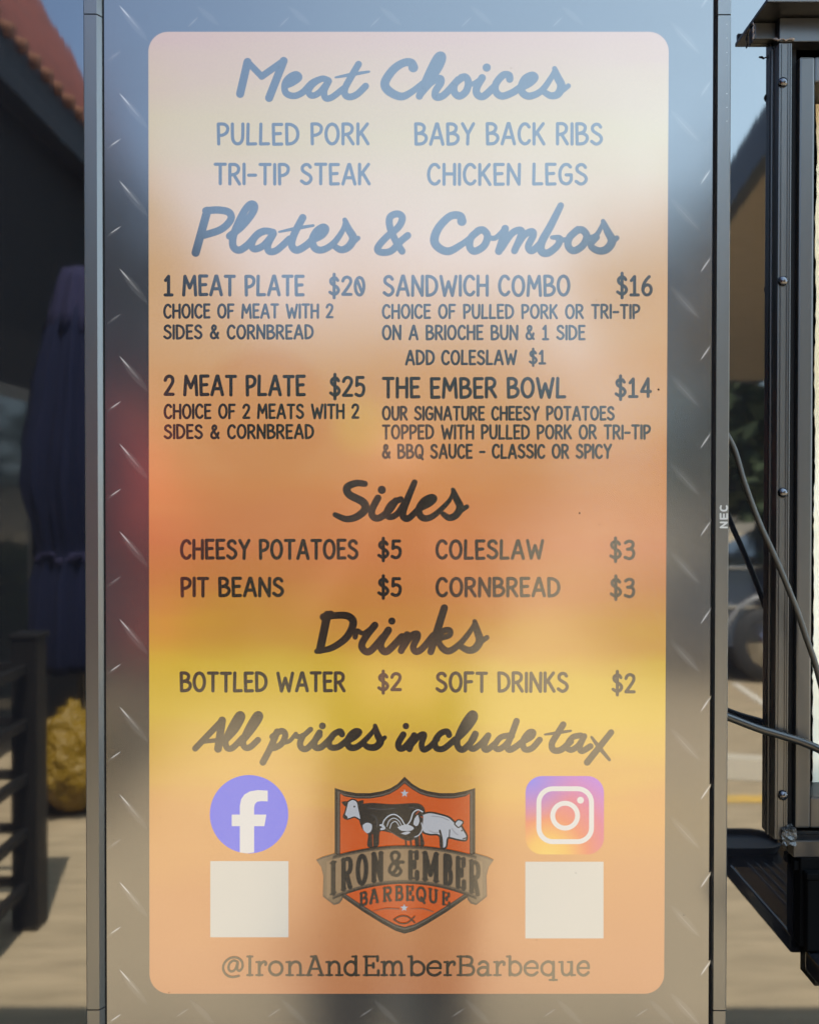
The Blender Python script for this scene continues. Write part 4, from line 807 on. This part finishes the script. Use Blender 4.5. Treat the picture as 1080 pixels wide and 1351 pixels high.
# --- closed umbrellas
def umbrella(loc, m, mcap, top, bot, rad, label, group):
    u = thing('patio_umbrella', loc, label, 'umbrella', group)
    H = top - bot
    lob = lambda w, t: 1 + .13 * math.sin(8 * w + 3 * t) + .10 * math.sin(19 * w + 7 * t + 1) + .04 * math.sin(41 * w - 9 * t)
    b = MB(); b.lathe([(rad * .86, bot), (rad * .94, bot + .05), (rad * .86, bot + .22 * H), (rad * .74, bot + .275 * H), (rad * .80, bot + .32 * H), (rad * 1.06, bot + .46 * H), (rad * .98, bot + .56 * H), (rad * .80, bot + .72 * H), (rad * .62, bot + .83 * H), (rad * .35, bot + .9 * H), (.05, bot + .92 * H)], m, 96, (0, 0, 0), 'z', lob)
    o = b.build('canopy'); o.parent = u
    b = MB(); b.lathe([(rad * .62, bot + .825 * H), (rad * .52, bot + .88 * H), (rad * .40, bot + .96 * H), (rad * .30, top - .02), (.02, top)], mcap, 64, (0, 0, 0), 'z', lob); o = b.build('vent_cap'); o.parent = u
    b = MB(); b.lathe([(rad * .78, bot + .262 * H), (rad * .79, bot + .275 * H), (rad * .80, bot + .292 * H)], mcap, 48, (0, 0, 0), 'z', lob); o = b.build('tie_strap'); o.parent = u
    b = MB(); b.tube([(0, 0, .08), (0, 0, top - .1)], .022, black_satin, 12); o = b.build('pole'); o.parent = u
    b = MB(); b.lathe([(.26, 0.005), (.26, .05), (.20, .08), (.04, .10), (.04, .22)], black_dull, 28); o = b.build('base'); o.parent = u
    return u
navy = mat('navy_purple_canvas', (0.0055, 0.0075, 0.024), .9, spec=.15, bump=(90, (1, 1, .3), .3, .01)); navc = mat('faded_purple_canvas', (0.022, 0.021, 0.050), .9, spec=.15)
redm = mat('red_canvas', (0.34, 0.035, 0.03), .8, bump=(90, (1, 1, .3), .3, .01)); redc = mat('faded_red_canvas', (0.42, 0.07, 0.05), .8)
p = M(108, 700, 4.5)
umbrella((p.x, p.y, 0), navy, navc, M(108, 352, 4.5).z, M(108, 880, 4.5).z, .245, 'closed navy-purple patio umbrella standing on the left of the street', 'patio umbrellas tied shut')
p = M(165, 700, 5.2)
umbrella((p.x, p.y, 0), redm, redc, 2.12, .62, .35, 'closed red patio umbrella beside the navy one', 'patio umbrellas tied shut')
# --- slatted railing
rail_m = mat('black_iron', (0.007, 0.0065, 0.006), .55, spec=.2)
p = M(40, 1225, (1.5) / ((1225 - 662) * K)); rx, ry = p.x, p.y
rail = thing('railing', (rx, ry, 0), 'black slatted metal railing with a thick end post on the left', 'railing')
b = MB(); b.box((rx - .045, ry - .045, 0.004), (rx + .045, ry + .045, 1.02), rail_m, .006); b.box((rx - .052, ry - .052, 1.0201), (rx + .052, ry + .052, 1.04), rail_m, .006); place(b.build('post'), rail)
b = MB(); b.box((rx - 1.9, ry - .045, .004), (rx - 1.81, ry + .045, 1.02), rail_m, .006); place(b.build('post'), rail)
for zz in (.14, .33, .52, .71, .90):
    b = MB(); b.box((rx - 1.81, ry - .012, zz), (rx - .045, ry + .012, zz + .034), rail_m, .004); place(b.build('rail'), rail)
for zz in (.14, .33, .52, .71, .90):
    b = MB(); b.box((rx - .014, ry + .045, zz), (rx + .014, ry + 1.0, zz + .034), rail_m, .004); place(b.build('rail'), rail)
# --- yellow sack at the umbrella foot
p = M(98, 1075, 1.5 / ((1075 - 662) * K)); b = MB()
ym = mat('golden_yellow_tarp', (0.17, 0.100, 0.003), .5, spec=.3, bump=(9, (1, 1, 1), 1.0, .10))
bm = bmesh.new(); bmesh.ops.create_icosphere(bm, subdivisions=4, radius=1)
from mathutils import noise as mn
for v in bm.verts:
    n_ = v.co.copy(); d = 1 + .25 * mn.noise(n_ * 2.3) + .22 * mn.noise(n_ * 5) + .08 * mn.noise(n_ * 11); z = n_.z
    w_ = .175 * (1 - .35 * max(z, 0)); v.co = Vector((n_.x * w_ * d, n_.y * w_ * d, .265 + z * .255 * (d if z > 0 else 1)))
b.bm(bm, ym, True, Matrix.Translation((p.x, p.y, .005))); b.build('yellow_sack', loc=(p.x, p.y, 0), label='crumpled golden yellow sack standing on the paving under the navy umbrella', cat='sack')
# --- red patio chair
p = M(-8, 905, 5.6); chair = thing('patio_chair', (p.x, p.y, 0), 'red plastic patio chair at the far left by the dark shop', 'chair')
rp_ = mat('red_plastic', (.46, .035, .035), .35)
def cb(a_, c_, nm):
    b = MB(); b.box((p.x + a_[0], p.y + a_[1], a_[2]), (p.x + c_[0], p.y + c_[1], c_[2]), rp_, .012); place(b.build(nm), chair)
cb((-.23, -.22, .42), (.23, .22, .45), 'seat'); cb((-.22, -.25, .451), (.22, -.221, .88), 'backrest')
for sx_ in (-.21, .17):
    for sy_ in (-.21, .17): cb((sx_, sy_, .004), (sx_ + .04, sy_ + .04, .419), 'leg')
# --- hedge planter, added to darken the ground reflected in the screen
pl_ = thing('added_hedge_planter', (-1.35, -5.9, 0), 'long dark planter box with a clipped hedge, added beyond the railing to darken the reflection in the screen', 'planter')
b = MB(); b.box((-2.05, -6.15, .004), (-.60, -5.65, .55), rail_m, .012); b.box((-2.08, -6.18, .5501), (-.57, -5.62, .60), rail_m, .008); place(b.build('box'), pl_)
rnd = random.Random(5); b = MB()
for k in range(2600):
    c_ = Vector((rnd.uniform(-2.04, -.61), rnd.uniform(-6.14, -5.66), rnd.uniform(.58, 1.16 + .05 * math.sin(k))))
    u = Vector((rnd.gauss(0, 1), rnd.gauss(0, 1), rnd.gauss(0, .6))).normalized(); v = u.orthogonal().normalized(); s_ = rnd.uniform(.025, .055)
    b.face([c_ - u * s_, c_ + v * s_ * .6, c_ + u * s_, c_ - v * s_ * .6], leaf)
place(b.build('hedge'), pl_)
# --- wheel stop
p0 = gnd(1000, 1026); b = MB(); ws = mat('pale_concrete', (.42, .37, .28), .8)
b.mesh([(x, y, z) for x in (-.25, 1.4) for (y, z) in ((-.08, .004), (.08, .004), (.05, .11), (-.05, .11))], [[0, 1, 2, 3], [7, 6, 5, 4], [0, 4, 5, 1], [1, 5, 6, 2], [2, 6, 7, 3], [3, 7, 4, 0]], ws)
o = b.build('wheel_stop', label='pale concrete wheel stop on the paving before the dark car', cat='wheel stop'); o.location = (p0[0], p0[1], 0); o.rotation_euler.z = R(12)
# --- parked car
def car(loc, label, group=None):
    c = thing('parked_car', loc, label, 'car', group)
    paint = mat('dark_blue_paint', (0.010, 0.013, 0.024), .18, coat=.6); glass = mat('car_glass', (.012, .016, .022), .05); chrome = mat('chrome', (.6, .6, .6), .12, metal=1); tyre = mat('tyre', (.015, .015, .015), .7)
    L, Wd = 4.6, 1.85
    low = [(0, .38), (.02, .70), (.10, .86), (1.1, 1.00), (3.2, 1.02), (4.45, .98), (4.58, .80), (4.6, .40), (4.4, .30), (.2, .30)]
    up = [(1.05, 1.0), (1.75, 1.46), (2.3, 1.54), (3.5, 1.52), (4.25, 1.05), (4.3, 1.0)]
    def sh(poly, w0, w1, m, zsp):
        b = MB(); n = len(poly); vs = []
        for y, k in ((-.5, .94), (-.46, 1), (.46, 1), (.5, .94)):
            for x, z in poly:
                t = (z - zsp[0]) / (zsp[1] - zsp[0]); w = w0 + (w1 - w0) * max(0, min(1, t))
                vs.append((x, y * w, z if k == 1 else z))
        fs = [list(range(n)), list(range(3 * n, 4 * n))[::-1]] + [[r_ * n + i, (r_ + 1) * n + i, (r_ + 1) * n + (i + 1) % n, r_ * n + (i + 1) % n] for r_ in range(3) for i in range(n)]
        b.mesh(vs, fs, m); return b
    o = sh(low, Wd, Wd * .94, paint, (.3, 1.02)).build('body'); o.parent = c
    o = sh(up, Wd * .93, Wd * .72, glass, (1.0, 1.54)).build('windows'); o.parent = c
    b = MB(); b.box((1.9, -.62, 1.522), (3.6, .62, 1.555), mat('car_roof_skylit', (.42, .43, .46), .3, metal=.6), .012); o = b.build('roof'); o.parent = c  # roof coloured pale to stand for its reflection of the sky
    for x in (.9, 3.7):
        for s_ in (-1, 1):
            y = s_ * (Wd / 2 - .10)
            b = MB(); b.lathe([(.20, -.11), (.31, -.11), (.33, -.08), (.33, .08), (.31, .11), (.20, .11)], tyre, 28, (x, y, .33), 'y'); o = b.build('wheel'); o.parent = c
            r_ = MB(); r_.lathe([(.21, -.112), (.19, -.09), (.06, -.10), (.05, -.10), (.05, .10), (.06, .10), (.19, .09), (.21, .112)], chrome, 20, (x, y, .33), 'y'); q_ = r_.build('rim'); q_.parent = o
            b = MB(); b.tube([(x + .40 * math.cos(R(a_)), s_ * (Wd / 2 + .004), .33 + .40 * math.sin(R(a_))) for a_ in range(0, 181, 12)], .022, mat('arch_trim', (.20, .20, .20), .35), 8); o = b.build('wheel_arch'); o.parent = c
    for z, h in ((.95, .02), (.62, .03)):
        b = MB(); b.box((.35, Wd / 2 - .035, z), (4.3, Wd / 2 + .012, z + h), chrome, .004); o = b.build('side_trim'); o.parent = c
    for x, m in ((4.56, (.5, .03, .02)), (.03, (.6, .6, .58))):
        for s_ in (-1, 1): b = MB(); b.box((x - .05, s_ * .62 - .16, .72), (x + .05, s_ * .62 + .16, .84), mat('lamp' + str(x), m, .2), .02); o = b.build('tail_lamp' if x > 2 else 'headlight'); o.parent = c
    return c
pc = M(1012, 900, 1.5 / ((903 - 662) * K))
car((pc.x - .9 + .05, pc.y - .98, 0), 'dark blue car, roof coloured pale as by sky reflection, parked under the canopy', None)
# --- trees
def tree(loc, h, r, label, seed):
    rnd = random.Random(seed); t = thing('tree', loc, label, 'tree', 'trees beyond the street')
    b = MB(); b.tube([(0, 0, 0), (.05, .03, h * .25), (0, .05, h * .5), (.05, 0, h * .8)], [r * .10, r * .08, r * .05, r * .02], bark, 10)
    for i in range(7):
        a_ = rnd.uniform(0, 6.28); z = h * rnd.uniform(.25, .6); q_ = Vector((math.cos(a_), math.sin(a_), .8)) * r * .6; b.tube([(0, 0, z), (q_.x * .5, q_.y * .5, z + q_.z * .4), (q_.x, q_.y, z + q_.z)], [r * .035, r * .025, r * .01], bark, 6)
    o = b.build('trunk'); o.parent = t
    b = MB(); cl = [(rnd.uniform(-.7, .7) * r, rnd.uniform(-.7, .7) * r, h * rnd.uniform(.22, .92), r * rnd.uniform(.3, .5)) for _ in range(16)]
    for (cx_, cy_, cz_, cr__) in cl:
        for k in range(150):
            d = Vector((rnd.gauss(0, 1), rnd.gauss(0, 1), rnd.gauss(0, 1))).normalized() * cr__ * rnd.uniform(.5, 1.05); c_ = Vector((cx_, cy_, cz_)) + d
            u = Vector((rnd.gauss(0, 1), rnd.gauss(0, 1), rnd.gauss(0, .6))).normalized(); v = u.orthogonal().normalized(); s_ = rnd.uniform(.08, .16) * (r / 1.6)
            b.face([c_ - u * s_, c_ + v * s_ * .55, c_ + u * s_, c_ - v * s_ * .55], leaf)
    o = b.build('crown'); o.parent = t; return t
TL = ['tall dark leafy tree straight beyond the canopy', 'broad bushy tree right of the tall tree beyond the canopy', 'rounded tree left of the canopy at the end of the street', 'small distant tree behind the far wall, on the left', 'wide tree at the far right behind the parked car', 'tallest of the middle trees at the end of the street, behind the photographer', 'middle tree beside the edge of the canopy', 'dark tree at the corner of the red-roofed shop', 'tall tree rising behind the middle trees']
for i, (x, y, h, r) in enumerate(((5.6, -15.5, 7.0, 2.5), (7.8, -15.0, 6.2, 2.5), (2.2, -30, 4.2, 2.0), (-5.0, -34, 5.2, 2.3), (10.6, -15.5, 5.6, 2.4), (-.6, -19.5, 6.2, 2.5), (2.6, -19, 4.6, 2.0), (-3.6, -18, 6.6, 2.5), (1.0, -24, 7.4, 2.6))): tree((x, y, 0), h, r, TL[i], 11 + i)
b = MB(); b.box((-14, -42.3, 0), (22, -42, 2.3), mat('far_wall', (.20, .18, .15), .9, mottle=((.26, .24, .2), 2, (1, 1, 1)))); b.box((-14.05, -42.35, 2.301), (22.05, -41.95, 2.42), trim_m); b.build('boundary_wall', loc=(4, -42, 0), label='long plain tan wall closing the far end of the street', cat='wall')

# ================================================================== PHOTOGRAPHER (seen only as a dim reflection in the glass)
def person():
    px0, py0 = -.03, -1.42
    t = thing('person', (px0, py0, 0), 'person in dark clothes holding a phone up in front of the menu display', 'person')
    J = {}; V = []; Ed = []; Rd = []
    def j(n, x, y, z, r, par=None):
        V.append((x, y, z)); Rd.append(r); J[n] = len(V) - 1
        if par: Ed.append((J[par], J[n]))
    j('pel', 0, 0, .95, .185); j('wai', 0, .01, 1.10, .185, 'pel'); j('che', 0, .0, 1.28, .19, 'wai'); j('nec0', 0, -.01, 1.44, .075, 'che'); j('nec', 0, .01, 1.51, .052, 'nec0'); j('head', 0, .03, 1.60, .085, 'nec'); j('top', 0, .02, 1.69, .072, 'head')
    for s_, nm in ((-1, 'l'), (1, 'r')):
        j('hip' + nm, s_ * .10, 0, .88, .125, 'pel'); j('kn' + nm, s_ * .118, .02, .50, .100, 'hip' + nm); j('an' + nm, s_ * .125, -.01, .10, .078, 'kn' + nm); j('to' + nm, s_ * .15, .15, .045, .040, 'an' + nm)
        j('sh' + nm, s_ * .19, -.01, 1.40, .075, 'che'); j('elb' + nm, s_ * .25, .08, 1.16, .052, 'sh' + nm); j('wr' + nm, s_ * .10, .19, 1.38, .028, 'elb' + nm); j('pa' + nm, s_ * .055, .215, 1.45, .030, 'wr' + nm)
        for k in range(4): j('f%d' % k + nm, s_ * (.058 - .004 * k), .238 + .004 * k, 1.455 + .020 * k - .02, .0095, 'pa' + nm); j('g%d' % k + nm, s_ * .035, .252, 1.452 + .020 * k - .02, .0085, 'f%d' % k + nm)
        j('th' + nm, s_ * .035, .212, 1.475, .011, 'pa' + nm)
    me = bpy.data.meshes.new('body'); me.from_pydata(V, Ed, []); o = bpy.data.objects.new('body', me); COL.objects.link(o)
    md = o.modifiers.new('skin', 'SKIN'); sd_ = o.modifiers.new('sub', 'SUBSURF'); sd_.levels = 1; sd_.render_levels = 1
    for i, r_ in enumerate(Rd): me.skin_vertices[0].data[i].radius = (r_ * 1.0, r_ * (.72 if i in (J['che'], J['wai'], J['pel']) else 1))
    me.skin_vertices[0].data[J['pel']].use_root = True
    dg = bpy.context.evaluated_depsgraph_get(); m2 = bpy.data.meshes.new_from_object(o.evaluated_get(dg)); bpy.data.objects.remove(o)
    skin = mat('skin', (.42, .24, .16), .5); tee = mat('black_cotton', (.010, .010, .011), .9, spec=.05); jean = mat('dark_denim', (.013, .014, .018), .9, spec=.05); shoe = mat('dark_shoe', (.03, .03, .03), .6)
    m2.materials.clear()
    for m_ in (skin, tee, jean, shoe): m2.materials.append(m_)
    for pl in m2.polygons:
        c = pl.center; pl.use_smooth = True
        pl.material_index = 3 if c.z < .10 else 2 if c.z < .98 else 0 if (c.z > 1.475 or c.y > .115) else 1
    bo = bpy.data.objects.new('body', m2); COL.objects.link(bo); bo.parent = t
    b = MB(); bm = bmesh.new(); bmesh.ops.create_icosphere(bm, subdivisions=3, radius=.108)
    for v in bm.verts: v.co = Vector((v.co.x * .93, v.co.y * 1.0 - .0, v.co.z * 1.0)); v.co.y = min(v.co.y, .045 + .5 * max(v.co.z, 0))
    b.bm(bm, mat('dark_hair', (.03, .02, .015), .6), True, Matrix.Translation((0, .0, 1.655))); o = b.build('hair'); o.parent = t
    b = MB()
    for s_ in (-1, 1):
        b.lathe([(.003, 0), (.012, .003), (.010, .010), (.002, .012)], mat('eye', (.6, .6, .6), .2), 10, (s_ * .032, .100, 1.615), 'y')
    b.tube([(0, .10, 1.62), (0, .125, 1.585), (0, .112, 1.578)], [.008, .014, .010], skin, 8); b.tube([(-.022, .105, 1.55), (0, .112, 1.548), (.022, .105, 1.55)], .005, mat('lip', (.35, .13, .11), .5), 8); o = b.build('face'); o.parent = t
    for s_ in (-1, 1): b = MB(); b.lathe([(.004, 0), (.024, .004), (.028, .012), (.012, .016)], skin, 12, (s_ * .088, .01, 1.605), 'y'); o = b.build('ear'); o.parent = t
    b = MB(); b.box((-.037, -1.165 + 0, 1.425), (.037, -1.157, 1.575), black_dull, .003); b.build('phone', loc=(0, -1.161, 1.5), label='black phone held upright in the hands of the person', cat='phone')
person()
